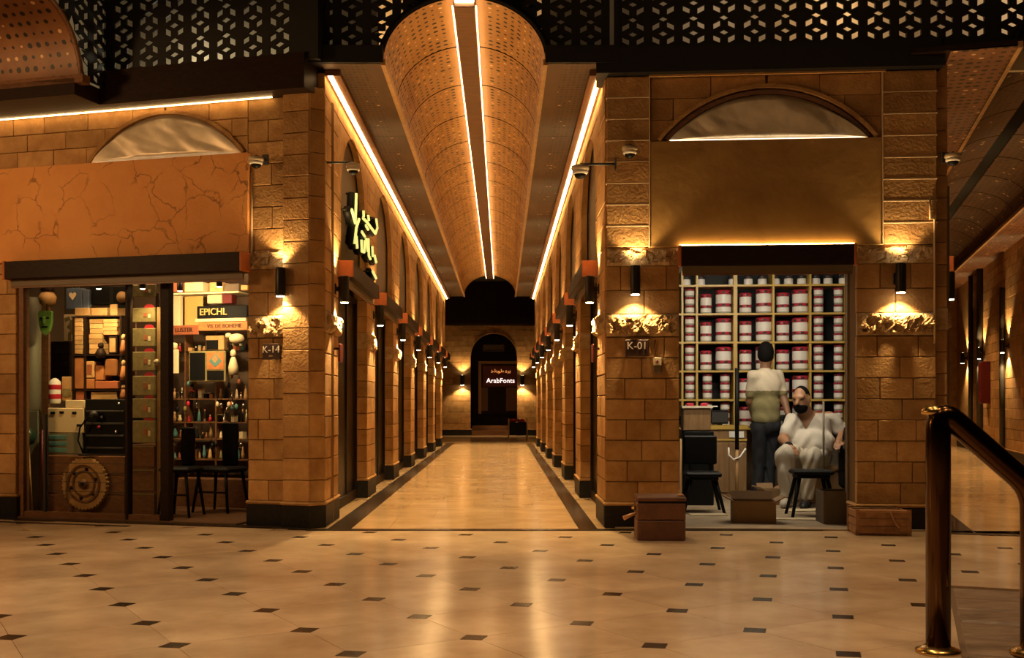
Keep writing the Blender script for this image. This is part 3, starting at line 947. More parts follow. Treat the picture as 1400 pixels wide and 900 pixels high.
def lattice_panel(name, label, fr, u0, n, z0, rows, d, th=.034, skip=None, rail=True):
    """skip(u, z) true: leave that point open"""
    vs, fs = [], []
    outer = [(0, 0), (CELL, 0), (CELL, CELL), (0, CELL)]
    loops = [outer] + HOLES
    flat = [p for l in loops for p in l]
    tris = []
    for t in tessellate_polygon([[Vector((p[0], p[1], 0)) for p in l] for l in loops]):
        a, b, c = [Vector((*flat[i], 0)) for i in t]
        tris.append(tuple(t) if (b-a).cross(c-a).z > 0 else (t[0], t[2], t[1]))
    sides = []; o = 4
    for h in HOLES:
        for i in range(4): sides.append((o+i, o+(i+1) % 4))
        o += 4
    m = len(flat)
    for i in range(n):
        for j in range(rows):
            pts = [(u0+i*CELL+p[0], z0+j*CELL+p[1]) for p in flat]
            base = len(vs)
            vs += [(p[0], d, p[1]) for p in pts] + [(p[0], d+th, p[1]) for p in pts]
            bad = [skip(*p) if skip else False for p in pts]
            for t in tris:
                if any(bad[q] for q in t): continue
                fs.append(tuple(base+q for q in t)); fs.append(tuple(base+m+q for q in t[::-1]))
            for a, b in sides:
                if bad[a] or bad[b]: continue
                fs.append((base+a, base+b, base+m+b, base+m+a))
    t = thing(name, label, 'screen', fr, (0, 0, 0))
    mb = MB(); mb.add(vs, fs); sh = mb.build('pierced_sheet', 'lattice_black', t)
    bm = bmesh.new(); bm.from_mesh(sh.data)
    bmesh.ops.remove_doubles(bm, verts=bm.verts, dist=1e-4)
    bmesh.ops.delete(bm, geom=[v for v in bm.verts if not v.link_faces], context='VERTS')
    bm.to_mesh(sh.data); bm.free()
    u1 = u0+n*CELL
    for (a, b, c, e) in (((u0-.02, u1+.02, z0-.05, z0+.004), ) if rail else ()):
        MB().box(a, b, d-.015, d+th+.015, c, e).build('bottom_rail', 'lattice_black', t)
    for x in (u0-.012, u1+.012):
        MB().box(x-.02, x+.02, d-.012, d+th+.012, z0, z0+rows*CELL).build('post', 'lattice_black', t)
    return t
# left shop: beam and screen
us = LF.u(152, -.1)
lb = struct('trim_5', LF, 'dark beam above the left shop')
MB().box(LF.u(140, -.12), .03, -.16, .3, 3.66, 3.955).build('beam', 'wood_dark', lb)
MB().box(us-.02+1.75, .14, -.13, .1, 3.9, 5.2).build('corner_post', 'lattice_black', lb)
MB().box(-6.2, LF.u(140, -.12), -.50, .3, 3.66, 3.80).build('beam', 'wood_dark', lb)
MB().box(-6.2, LF.u(118, -.45), -.50, -.40, 3.76, 3.83).build('springing_trim', 'wood_mid', lb)
us = LF.u(152, -.1)
lattice_panel('lattice_screen', 'black pierced lattice screen above the left shop', LF, us, 7, 3.96, 5, -.10, th=.018)
# plaza side wall with the second vault (opens to the left)
SV = LF.sub(us-.02, 0, 90)            # x runs away from the viewer, y to the left
rv, cvd, zv = .60, -1.05, 3.78
def in_v(x, z): return (x-cvd)**2 + (z-zv)**2 < (rv+.0)**2 and True
lattice_panel('lattice_screen', 'black pierced lattice screen around the small wooden vault at top left', SV, -2.6, 10, 3.80, 6, .0, skip=lambda x, z: in_v(x, z), rail=False, th=.010)
v2 = struct('ceiling_left', LF)
vs, fs, uv = [], [], []
n = 24
for q in range(n+1):
    a = lerp(0, PI, q/n)
    for e in (us-.06, us-3.2):
        vs.append((e, cvd+rv*math.cos(a), zv+rv*math.sin(a))); uv.append((q/n*1.9, e))
for q in range(n): fs.append((2*q, 2*q+1, 2*q+3, 2*q+2))
mb = MB(); mb.add(vs, fs, True); mb.uv = uv
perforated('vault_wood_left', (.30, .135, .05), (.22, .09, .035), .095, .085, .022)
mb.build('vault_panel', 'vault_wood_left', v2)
pts = [(us-.05, cvd+(rv+.01)*math.cos(lerp(0, PI, q/n)), zv+(rv+.01)*math.sin(lerp(0, PI, q/n))) for q in range(n+1)]
MB().tube(pts, .022, 8).build('rim', 'wood_mid', v2)
# middle and right screens
MIDF = Fr(0, 9.18, 0)
def in_c(x, z):
    return ((x+.312)/.69)**2 + ((z-3.9)/.545)**2 < 1 or (abs(x+.312) < .69 and z < 3.9)
lattice_panel('lattice_screen', 'black pierced lattice screen around the mouth of the lit vault', MIDF, -1.63, 10, 4.03, 4, .0, skip=in_c, rail=False)
lattice_panel('lattice_screen', 'long black pierced lattice screen above the jar shop', RF, .10-.0, 12, 4.03, 4, -.10)
lattice_panel('lattice_screen', 'black pierced lattice screen at the top right corner', RF, 3.16, 8, 4.03, 4, -.10)
rbm = struct('trim_6', RF, 'dark beam above the jar shop')
MB().box(-.08, rq1+.03, -.13, .3, 3.80, 4.02).build('beam', 'lattice_black', rbm)
MB().box(rb0, pb1+.02, -.05, -.02, 3.785, 3.80).build('shadow_bead', 'wood_pale', rbm)
MB().box(rq1, 6.5, -.13, .0, 3.94, 4.03).build('beam', 'lattice_black', rbm)
# upper gallery behind the screens: pale walls lit by their own lamps
ug = struct('wall_gallery', None)
o = MB().box(-3.2, .3, .75, .8, 3.95, 5.4).build('gallery_wall', 'cream', ug); o.matrix_world = LF.M
o = MB().box(-.5, 7.0, .75, .8, 4.0, 5.4).build('gallery_wall', 'cream', ug); o.matrix_world = RF.M
o = MB().box(us-.7, us-.65, -.44, .7, 3.8, 5.4).build('gallery_wall', 'cream', ug); o.matrix_world = LF.M
o = MB().box(-.55, .52, 1.6, 1.65, 3.95, 5.4).build('gallery_wall', 'cream', ug); o.matrix_world = CF.M
o = MB().box(1.85, 2.9, 1.6, 1.65, 3.95, 5.4).build('gallery_wall', 'cream', ug); o.matrix_world = CF.M
o = MB().box(-4, 8, .1, 3.0, 5.4, 5.45).build('gallery_roof', 'wood_dark', ug); o.matrix_world = CF.M
for (f, u, d, z, p, c) in ((LF, -2.55, -.12, 4.9, 1.3, (1, .86, .62)), (LF, -1.45, .45, 4.15, 5, (1, .84, .58)), (LF, -.7, .45, 4.2, 1, (1, .8, .5)), (CF, .15, .8, 4.5, 26, (1, .58, .25)),
                           (CF, 2.35, .9, 4.6, 12, (1, .62, .34)), (RF, 1.0, .3, 4.6, 2.5, (1, .72, .5)), (RF, 2.1, .3, 4.6, 9, (1, .6, .3)), (RF, 3.6, .3, 4.6, 6, (1, .66, .4))):
    light('gallery_lamp', 'POINT', f.M @ Vector((u, d, z)), p, c, shadow_soft_size=.06)
# ================================================================ FITTINGS ON THE WALLS
def plate(fr, px, py, d, w, h, txt, label, sub=True):
    u, z = fr.pix(px, py, d-.055)
    t = thing('number_plate', label, 'sign', fr, (u, d, z-h/2))
    MB().cbox(-w/2, w/2, -.062, -.05, 0, h, .004).build('plate', 'plate_brown', t)
    for s in (-1, 1):
        MB().box(s*w*.42-.006, s*w*.42+.006, -.05, .0, h*.75, h*.85).build('standoff', 'black_metal', t)
    obj('lettering', text_mesh(txt, h*.62, .002), 'plate_white', t, (0, -.064, h*.62))
    if sub: MB().box(-w*.12, w*.1, -.064, -.061, h*.18, h*.27).build('small_print', 'wood_pale', t)
    return t
mat('plate_brown', (.045, .018, .012), .5)
mat('plate_white', (.85, .78, .70), .5)
plate(LF, 371, 481, .05, .165, .135, 'K-14', 'dark number plate reading K-14 on the left pier')
plate(RF, 871, 476, .0, .195, .14, 'K-01', 'dark number plate reading K-01 on the right pier', False)
# plates seen edge-on inside the arcade
for wf, k, sd in ((WLF, .43, 'left'), (WRF, -.43, 'right')):
    t = thing('number_plate', 'small red-brown plate seen edge-on on the first %s pier inside the arcade' % sd, 'sign', wf, (k+(.12 if sd == 'left' else -.12), 0, 1.42))
    MB().cbox(-.09, .09, -.07, -.058, 0, .16, .004).build('plate', 'red_dark', t)
    MB().box(-.01, .01, -.06, 0, .11, .13).build('standoff', 'black_metal', t)
# call button on the right pier
u, z = RF.pix(899, 511)
t = thing('switch_box', 'small pale switch box with red button on the K-01 pier', 'switch', RF, (u, 0, z))
MB().cbox(-.032, .032, -.035, 0, 0, .065, .006).build('lower_box', 'panel_grey', t)
MB().cbox(-.034, .034, -.04, 0, .068, .135, .006).build('upper_box', 'cream', t)
MB().cyl((-.008, -.046, .10), .012, .008, 10, 'y').build('button', 'red_dark', t)
MB().cyl((-.02, -.008, .135), .006, .15, 8).build('conduit', 'wood_mid', t)

mat('camera_shell', (.62, .52, .38), .35)
def sec_cam(fr, px, py, d, label, arm=(0, 1), s=1.0, out=.17):
    """bracket with a round dome camera hanging below it"""
    u, z = fr.pix(px, py, d-out)
    t = thing('security_camera', label, 'camera', fr, (u, d, z))
    mb = MB(); mb.tube([(0, 0, .055*s), (0, -out, .055*s)], .010*s, 8); mb.cbox(-.03*s, .03*s, -.012, 0, .01*s, .10*s, .004)
    mb.build('bracket', 'charcoal', t)
    MB().lathe([(.03*s, .05*s), (.062*s, .042*s), (.066*s, .02*s), (.055*s, .004*s)], 16, (0, -out, 0)).build('housing', 'camera_shell', t)
    MB().lathe([(.056*s, .008*s), (.058*s, -.008*s), (.05*s, -.018*s)], 16, (0, -out, 0)).build('ring', 'white', t)
    MB().lathe([(.045*s, -.012*s), (.038*s, -.036*s), (.018*s, -.05*s), (.001, -.053*s)], 14, (0, -out, 0)).build('dome', 'black', t)
    return t
sec_cam(LF, 350, 222, .05, 'pale dome security camera on the left pier above the orange board corner')
sec_cam(RF, 861, 208, -.03, 'pale dome security camera on the right pier beside the golden board')
sec_cam(WLF, 483, 231, .075, 'dome security camera under the first arch of the left arcade wall', out=.30)
sec_cam(WRF, 793, 235, .075, 'dome security camera against the bright right arcade wall', out=.30, s=1.15)
R2L = R2.sub(0, 0, 90)
sec_cam(RF, 1303, 218, -.03, 'dome security camera in the dark at the mouth of the right arcade', out=.2)
# conduits
def pipe(fr, pts, r, m, label, name='conduit', group=None):
    o = MB().tube(pts, r, 8).build(name, m); o.matrix_world = fr.M
    return tag(o, label, 'pipe', group)
a = LF.pix(344, 236, .035); b = LF.pix(344, 350, .035)
pipe(LF, [(a[0], .035, a[1]), (b[0], .035, b[1])], .011, 'mortar_pale', 'thin pale vertical conduit below the camera on the left pier')
a = RF.pix(1272, 270, -.05); b = RF.pix(1272, 300, -.05); c = RF.pix(1278, 300, -.05); e = RF.pix(1278, 470, -.05)
pipe(RF, [(a[0], -.045, a[1]), (b[0], -.045, b[1]), (c[0], -.045, c[1]), (e[0], -.045, e[1])], .009, 'mortar_pale', 'thin pale conduit down the right edge of the jar shop pier')
a = RF.pix(931, 600, -.01); b = RF.pix(931, 690, -.01)
pipe(RF, [(a[0], -.008, a[1]), (b[0], -.008, b[1])], .008, 'cream', 'thin pale upright guide at the left jamb of the jar shop')

# lit sign with hand-drawn letters on the left arcade wall
mat('letter_lit', (.9, .9, .4), emit=(.80, .82, .24), estr=1.0)
ST = [[(205, 95), (200, 250), (195, 360)], [(165, 235), (195, 350)], [(230, 320), (205, 400), (190, 530)], [(205, 470), (213, 575)],
      [(268, 245), (270, 300)], [(265, 310), (300, 345), (340, 400), (375, 445)], [(310, 290), (315, 330)], [(380, 320), (390, 400), (375, 445)],
      [(290, 375), (310, 410)], [(255, 430), (280, 470)], [(250, 500), (252, 600), (275, 610), (280, 510)], [(290, 490), (305, 600)],
      [(310, 490), (315, 640), (330, 670)], [(345, 560), (350, 650)], [(365, 640), (380, 700)], [(350, 780), (380, 840)]]
t = thing('letter_sign', 'glowing yellow-green hand-lettered sign on the left arcade wall', 'sign', WLF, (0, 0, 0))
for s in ST:
    pts = []
    for (x, y) in s:
        uu, zz = WLF.pix(455+x/6.43, 250+y/6.43, -.10); pts.append((uu, zz))
    MB().tube([(p[0], -.10, p[1]) for p in pts], .015, 6).build('letter_stroke', 'letter_lit', t)
    MB().tube([(p[0], -.055, p[1]) for p in pts], .043, 6).build('letter_box', 'black', t)
    MB().tube([(pts[0][0], 0.0, pts[0][1]), (pts[0][0], -.055, pts[0][1])], .01, 6).build('standoff', 'black_metal', t)

# ================================================================ FAR DOORWAY
def ebox(px0, py0, px1, py1, d0, d1):
    u0, z1 = EWF.pix(px0, py0, d0); u1, z0 = EWF.pix(px1, py1, d0)
    return (u0, u1, d0, d1, z0, z1)
dn = struct('door_1', EWF, 'shop doorway inside the far arch')
mat('frame_gold', (.42, .22, .07), .4)
for r_ in ((654, 496, 658, 566), (707, 496, 711, 566), (654, 494, 711, 498)):
    MB().box(*ebox(*r_, .75, .85)).build('door_frame', 'frame_gold', dn)
MB().box(*ebox(658, 498, 707, 566, .84, .9)).build('door_leaf', 'wood_dark', dn)
for r_ in ((658, 530, 667, 562), (692, 530, 707, 562)):
    MB().box(*ebox(*r_, .80, .85)).build('door_panel', 'wood_mid', dn)
for k, (a, b) in enumerate(((584, 597), (572, 584))):
    MB().box(EWF.u(645), EWF.u(709), .0+.3*k, 1.1, .16*k, .16*(k+1)).build('step', 'wood_mid', dn)
t = thing('shop_sign', 'dark sign board with white lettering over the door at the far end', 'sign', EWF, (EWF.u(684, .7), .70, EWF.pix(684, 529, .7)[1]))
b = ebox(660, 500, 708, 529, .70, .74); w = (b[1]-b[0])/2; h = b[5]-b[4]
MB().cbox(-w, w, 0, .05, 0, h, .008).build('board', 'red_dark', t)
mat('sign_white', (1, 1, 1), emit=(1, .93, .85), estr=1.6)
mat('sign_orange', (1, .6, .3), emit=(1, .42, .10), estr=.9)
obj('lettering', text_mesh('ArabFonts', .225, .006), 'sign_white', t, (0.01, -.012, h*.28))
obj('arabic_lettering', text_mesh('\ufea7\ufec2\ufeee\ufec1 \ufecb\ufeae\ufe91', .16, .006), 'sign_orange', t, (.02, -.012, h*.74))
t = thing('air_conditioner', 'long wall air conditioner in the top of the far arch', 'appliance', EWF, (EWF.u(675, .9), .95, EWF.pix(675, 481, .9)[1]))
MB().cbox(-.36, .36, -.2, .2, 0, .24, .03).build('case', 'panel_grey', t)
MB().box(-.30, .30, -.21, -.19, .02, .06).build('louvre', 'charcoal', t)
# little cart by the last pier on the right
u, z = EWF.pix(708, 602, -2.2)
t = thing('display_cart', 'small dark cart topped with red flowers at the end of the arcade', 'cart', EWF, (EWF.u(708, -3.4), -3.4, 0))
MB().cbox(-.27, .27, -.2, .2, .12, .50, .02).build('body', 'black', t)
for s in (-1, 1):
    MB().box(s*.27-.02, s*.27+.02, -.22, -.18, 0, .6).build('post', 'wood_pale', t)
    MB().box(s*.27-.02, s*.27+.02, .18, .22, 0, .6).build('post', 'wood_pale', t)
rs = random.Random(3)
for k in range(14):
    MB().lathe([(.01, 0), (.05, .02), (.055, .05), (.02, .085)], 8, (rs.uniform(-.22, .22), rs.uniform(-.16, .16), .49+rs.uniform(0, .03))).build('flower', 'red', t)
# ================================================================ PLAZA OBJECTS
def handrail():
    Y = 4.62
    t = thing('handrail', 'thick dark bronze tube handrail sloping down at the right edge', 'handrail', None, (1.838, Y, 0))
    r = .0505
    def bend(p0, p1, p2, rad, n=8):
        p0, p1, p2 = map(Vector, (p0, p1, p2))
        a, b = (p0-p1).normalized(), (p2-p1).normalized()
        s, e = p1+a*rad, p1+b*rad
        return [tuple(s*(1-q)**2 + p1*2*q*(1-q) + e*q*q) for q in [i/n for i in range(n+1)]]
    A, B, C, D = (0, 0, .02), (0, 0, 1.035), (.385, -.03, .69), (.385, -.03, 0.02)
    pts = [A] + bend(A, B, C, .10) + bend(B, C, D, .09) + [D]
    MB().tube(pts, r, 24).build('tube', 'rail_bronze', t)
    for p in (A, D):
        MB().lathe([(.092, -.02), (.092, -.006), (.07, .004), (.055, .012)], 24, p).build('floor_flange', 'brass', t)
    MB().lathe([(.02, 0), (.05, .006), (.052, .02), (.03, .04)], 18, (-.012, .02, 1.0)).build('top_cap', 'brass', t)
    return t
handrail()

def crate(name, label, cat, loc, rz, w, dp, h, m, kind):
    t = thing(name, label, cat, None, loc, R(rz))
    th = .014
    if kind == 'chest':
        for k in range(2):
            z0, z1 = (0, h*.46) if k == 0 else (h*.47, h*.86)
            MB().cbox(-w/2, w/2, -dp/2, dp/2, z0, z1, .008).build('tier', m, t)
        MB().cbox(-w/2-.006, w/2+.006, -dp/2-.006, dp/2+.006, h*.90, h, .008).build('lid', m, t)
        MB().box(-w/2+.01, w/2-.01, -dp/2+.01, dp/2-.01, h*.86, h*.90).build('gap_strip', 'black', t)
        MB().tube([(-w/2, -.10, h*.62), (-w/2-.05, -.11, h*.56), (-w/2-.10, -.12, h*.50)], [.012, .014, .018], 8).build('strap', 'leather_tan', t)
        MB().tube([(-w/2, -.03, h*.70), (-w/2-.025, -.03, h*.72), (-w/2-.01, -.06, h*.74)], .012, 8).build('buckle', 'brass', t)
        MB().lathe([(.02, 0), (.03, .008), (.012, .02)], 10, (w*.42, -dp*.3, h)).build('knob', 'leather_tan', t)
        MB().cbox(w/2, w/2+.012, -.05, .05, h*.35, h*.75, .004).build('side_plate', 'brass', t)
    else:
        MB().box(-w/2, w/2, -dp/2, dp/2, 0, th).build('bottom', m, t)
        for s in (-1, 1):
            for k in range(3):
                z0, z1 = lerp(th, h, k/3), lerp(th, h, (k+1)/3)-.006
                MB().cbox(-w/2, w/2, s*dp/2-th, s*dp/2+th*.2, z0, z1, .004).build('slat', m, t)
                MB().cbox(s*w/2-th, s*w/2+th*.2, -dp/2, dp/2, z0, z1, .004).build('slat', m, t)
        for s in (-1, 1):
            for q in (-1, 1):
                MB().box(s*w/2-.02, s*w/2+.012, q*dp/2-.016, q*dp/2+.012, 0, h+.008).build('corner_post', m, t)
        MB().cbox(-w/2-.012, w/2+.012, -dp/2-.016, -dp/2+.006, h-.02, h+.008, .006).build('rim', 'leather_tan', t)
        MB().tube([(w*.12, -dp/2-.01, h), (w*.2, -dp/2-.02, h*.55), (w*.3, -dp/2-.012, h*.3)], .007, 6).build('cord', 'leather_tan', t)
    return t
mat('leather_brown', (.16, .062, .03), .5, noise=.3, nscale=9, color2=(.10, .04, .02), bump=.2)
mat('crate_wood', (.38, .19, .08), .6, noise=.4, nscale=14, color2=(.20, .09, .035))
mat('leather_tan', (.45, .22, .09), .5)
def gnd(px, py): Y = F*CH/(py-HY); return ((px-CX)*Y/F, Y, 0)
x, y, _ = gnd(906, 740)
crate('wooden_chest', 'tall reddish brown two-tier chest with a strap in front of the K-01 pier', 'chest', (x, y+.17, 0), -3, .37, .32, .335, 'leather_brown', 'chest')
x, y, _ = gnd(1212, 733)
crate('slatted_crate', 'low open brown slatted crate against the right pier of the jar shop', 'crate', (x, y+.17, 0), -6, .40, .30, .20, 'crate_wood', 'open')
# ================================================================ JAR SHOP (right)
jr = struct('wall_jar_shop', RF)
JB = 4.05
mat('shop_wall', (.20, .15, .10), .7)
mat('shop_floor', (.42, .33, .22), .5, noise=.4, nscale=6, color2=(.28, .2, .12))
j0, j1 = ro0-.55, ro1+.75
MB().box(j0, j1, JB, JB+.1, 0, 2.9).build('back_wall', 'shop_wall', jr)
MB().box(j0-.1, j0, .3, JB, 0, 2.9).build('side_wall', 'shop_wall', jr)
MB().box(j1, j1+.1, .3, JB, 0, 2.9).build('side_wall', 'shop_wall', jr)
MB().box(j0, ro0, .30, .34, 0, 2.9).build('front_return', 'shop_wall', jr)
MB().box(ro1, j1, .30, .34, 0, 2.9).build('front_return', 'shop_wall', jr)
MB().box(j0, j1, .2, JB, 2.75, 2.85).build('shop_ceiling', 'shop_wall', jr)
fj = struct('floor_jar_shop', RF)
MB().box(j0, j1, -.05, JB, -.02, .012).build('shop_floor', 'shop_floor', fj)
# ceiling tube light, and an added area light that brightens the jars
t = thing('tube_light', 'white tube light on the ceiling of the jar shop', 'lamp', RF, ((ro0+ro1)/2, 1.5, 2.68))
MB().cbox(-.7, .7, -.05, .05, .03, .07, .006).build('fitting', 'white', t)
MB().cyl((-.65, 0, .01), .014, 1.3, 10, 'x').build('tube', 'lamp_lens', t)
light('tube_glow', 'AREA', (0, 0, -.01), 34, (1, .86, .64), t, (R(22), 0, 0), shape='RECTANGLE', size=1.4, size_y=.12)
light('shelf_fill', 'AREA', (0, -.85, -.32), 22, (1, .88, .70), t, (R(72), 0, 0), shape='RECTANGLE', size=1.3, size_y=.1)
# shelving
mat('shelf_gold', (.52, .34, .07), .4)
SD = 3.60
t = thing('shelf_unit', 'gold-edged shelving unit filling the back of the jar shop', 'shelf', RF, (0, SD, 0))
def rp(px, py, d): return RF.pix(px, py, d)
VX = [933, 953, 1005.5, 1057.5, 1108, 1158, 1182]
HYS = [389, 428, 467, 506.5, 546, 585]
zsh = [rp(1050, y, SD)[1] for y in HYS]
us_ = [rp(x, HY, SD)[0] for x in VX]
for q, u in enumerate(us_):
    w = .022 if q == 2 else .012
    MB().box(u-w, u+w, 0, .34, zsh[-1]-.02 if q > 1 else 0.9, 2.6).build('upright', 'shelf_gold', t)
for z in zsh:
    MB().box(us_[0]-.1, us_[-1]+.2, -.01, .34, z-.022, z).build('shelf_board', 'shelf_gold', t)
MB().box(us_[0]-.1, us_[-1]+.2, .34, .37, .8, 2.6).build('back_panel', 'black', t)
mat('jar_clear', (.36, .37, .31), .25, spec=.6)
mat('jar_red', (.42, .022, .045), .4)
mat('jar_white', (.80, .77, .72), .5)
mat('jar_dark', (.03, .02, .02), .5)
JP = {}
def jar_proto(kind):
    if kind in JP: return JP[kind]
    n = 16
    def me(prof): return MB().lathe(prof, n).mesh('jar')
    if kind == 'big':        # proportions for height 1, radius .36
        parts = [('jar_body', me([(.33, 0), (.36, .03), (.36, .88), (.30, .92)]), 'jar_clear'),
                 ('paper_label', me([(.368, .42), (.37, .43), (.37, .80), (.368, .81)]), 'jar_white'),
                 ('paper_label', me([(.364, .08), (.366, .09), (.366, .27), (.364, .28)]), 'jar_white'),
                 ('band', me([(.38, .31), (.385, .32), (.385, .42), (.38, .43)]), 'jar_red'),
                 ('lid', me([(.37, .82), (.39, .84), (.39, .95), (.33, 1.0)]), 'jar_red')]
        em = [(.33, .37), (-.33, .37), (0, .37), (.3, .89), (-.3, .89), (0, .89)]
    elif kind == 'small':
        parts = [('jar_body', me([(.40, 0), (.44, .05), (.44, .8), (.36, .86)]), 'jar_clear'),
                 ('paper_label', me([(.45, .22), (.452, .24), (.452, .70), (.45, .72)]), 'jar_white'),
                 ('lid', me([(.44, .76), (.47, .78), (.47, .95), (.40, 1.0)]), 'jar_red')]
        em = [(.2, .86), (-.22, .86)]
    else:
        parts = [('jar_body', me([(.38, 0), (.42, .05), (.42, .6), (.34, .66)]), 'jar_white'),
                 ('lid', me([(.34, .62), (.40, .66), (.40, .9), (.3, 1.0)]), 'jar_dark')]
        em = []
    JP[kind] = (parts, em)
    return JP[kind]
EMB = MB().cbox(-.5, .5, -.5, .5, -.5, .5, .2).mesh('emblem'); EMB.materials.append(MATS['jar_dark'])
COLN = ['far left', 'second', 'third', 'fourth', 'fifth', 'far right']
def jar(px, d, zb, wpx, hpx, kind, label, group):
    s = F/(9.25+d)                     # pixels per metre there, close enough for sizes
    w, h = wpx/s, hpx/s
    parts, em = jar_proto(kind)
    r0 = {'big': .385, 'small': .46, 'mini': .42}[kind]
    t = thing('jar', label, 'jar', RF, (rp(px, HY, d)[0], d, zb), random.uniform(-.2, .2), group)
    sx = w/2/r0
    for (nm, me, m) in parts:
        o = obj(nm, me, m, t); o.scale = (sx, sx, h)
    for (ex, ez) in em:
        o = bpy.data.objects.new('emblem', EMB); COL.objects.link(o); o.parent = t
        rr = r0*1.0; ang = math.asin(max(-.95, min(.95, ex/rr)))
        o.location = (math.sin(ang)*rr*sx, -math.cos(ang)*rr*sx, ez*h); o.rotation_euler = (0, 0, ang)
        o.scale = (.16*sx, .05*sx, .085*h if kind == 'big' else .14*h)
ROWN = ['top shelf', 'second shelf', 'third shelf', 'fourth shelf', 'fifth shelf', 'lowest shelf']
for k, px in enumerate((938, 958, 1002, 1023, 1042, 1060, 1078, 1096, 1115, 1132, 1153)):
    jar(px, SD+.12, zsh[0], 12, 14, 'mini', 'small white jar with dark lid on the top shelf, %s from left' % (ORD + ['eighth', 'ninth', 'tenth', 'eleventh'])[k], 'white jars on the top shelf')
for r in range(1, 6):
    z = zsh[r]
    shelf = ['', 'first full row of the shelves', 'second full row of the shelves', 'third full row of the shelves', 'fourth full row of the shelves', 'bottom row of the shelves'][r]
    mini = r >= 4
    def stack(px, w, n, where):
        hh = 34.0/n
        for q in range(n):
            jar(px, SD+.10, z + q*hh/F*(9.25+SD+.1), w, hh, 'small', '%s small red-lidded jar of the %s stack, %s' % (('lowest', 'middle', 'top')[q], where, shelf), 'stacked small jars')
    stack(943, 13, 3, 'far left')
    for (px, wb, hb, kind, c, sz) in ((965, 16, 27, 'big', 'second', 'smaller'), (989, 22, 32, 'big', 'second', 'larger'), (1019, 17, 28, 'big', 'third', 'smaller'),
                                  (1044, 22, 33, 'big', 'third', 'larger'), (1070, 18, 28, 'big', 'fourth', 'smaller'), (1094, 22, 32, 'big', 'fourth', 'larger')):
        if mini and px < 1000:
            stack(px+2, 13, 3, 'second compartment %s' % ('left' if px < 980 else 'right')); continue
        if r == 5 and px in (965, 989): continue
        jar(px, SD+.14, z, wb, hb, kind, '%s white-labelled jar with red lid, %s compartment from left, %s' % (sz, c, shelf), 'large red-lidded jars')
    stack(1119, 13, 3, 'fifth compartment left')
    stack(1146, 12, 3, 'fifth compartment right')
    stack(1166, 10, 3, 'far right')
# things in front of the shelves
def rbox(name, label, cat, px0, py0, px1, py1, d, dp, m, parts=None, z_floor=False, c=.008, group=None):
    """a box whose front face fills a pixel rectangle of the photograph on the plane y = d"""
    u0, z1 = rp(px0, py0, d); u1, z0 = rp(px1, py1, d)
    if z_floor: z0 = .012
    t = thing(name, label, cat, RF, ((u0+u1)/2, d, z0), 0, group)
    w, h = u1-u0, z1-z0
    MB().cbox(-w/2, w/2, 0, dp, 0, h, c).build('body', m, t)
    return t, w, h
mat('cabinet_wood', (.30, .175, .075), .5, noise=.3, nscale=8, color2=(.21, .115, .045), stretch=(4, 4, .6))
t, w, h = rbox('cabinet', 'low brown wooden counter cabinet below the jar shelves', 'cabinet', 972, 583, 1021, 690, 3.06, .48, 'cabinet_wood', z_floor=True)
MB().box(-w/2-.01, w/2+.01, -.02, .49, h-.035, h+.01).build('counter_top', 'shelf_gold', t)
MB().box(-w/2, w/2, -.012, .0, h-.16, h-.14).build('edge_strip', 'shelf_gold', t)
for s in (-.5, .5):
    dr = MB().cbox(-w*.24, w*.24, -.014, 0, .05, h-.19, .006).build('door', 'cabinet_wood', t, (s*w, 0, 0) if False else (s*w*.5, 0, 0))
for q, x in enumerate((.12, .30)):
    MB().box(w*x-.045, w*x+.045, -.018, -.004, h-.125, h-.055).build('price_card', 'white', t)
t, w, h = rbox('wood_box', 'square wooden box resting on the black divider in the jar shop', 'box', 934, 558, 972, 589, 2.0, .3, 'cabinet_wood')
MB().box(-w/2-.012, w/2+.02, -.02, .31, h, h+.02).build('lid', 'cream', t)
t, w, h = rbox('room_divider', 'tall black divider standing at the left of the jar shop', 'divider', 934, 590, 976, 706, 2.0, .30, 'black', z_floor=True)
t, w, h = rbox('monitor', 'black monitor on the counter of the jar shop', 'monitor', 972, 561, 996, 580, 3.2, .03, 'black')
MB().box(-w/2+.01, w/2-.01, -.006, 0, .02, h-.02).build('screen', 'charcoal', t)
MB().box(-.03, .03, .005, .02, -.03, .0).build('stand', 'black', t)
# hook pole
u, z0 = rp(1007.5, 690, 2.6); _, z1 = rp(1007.5, 505, 2.6); _, zm = rp(1007.5, 616, 2.6)
t = thing('hook_pole', 'black pole with a pale hook and wooden foot in the jar shop', 'pole', RF, (u, 2.6, .012))
MB().cyl((0, 0, zm), .022, z1-zm, 12).build('upper_rod', 'black', t)
MB().cyl((0, 0, 0), .017, zm, 10).build('lower_rod', 'wood_pale', t)
MB().tube([(-.09, -.03, zm+.02), (-.09, -.03, zm-.06), (-.04, -.03, zm-.11), (.03, -.03, zm-.08), (.09, -.03, zm+.01)], .01, 8).build('hook', 'white', t)
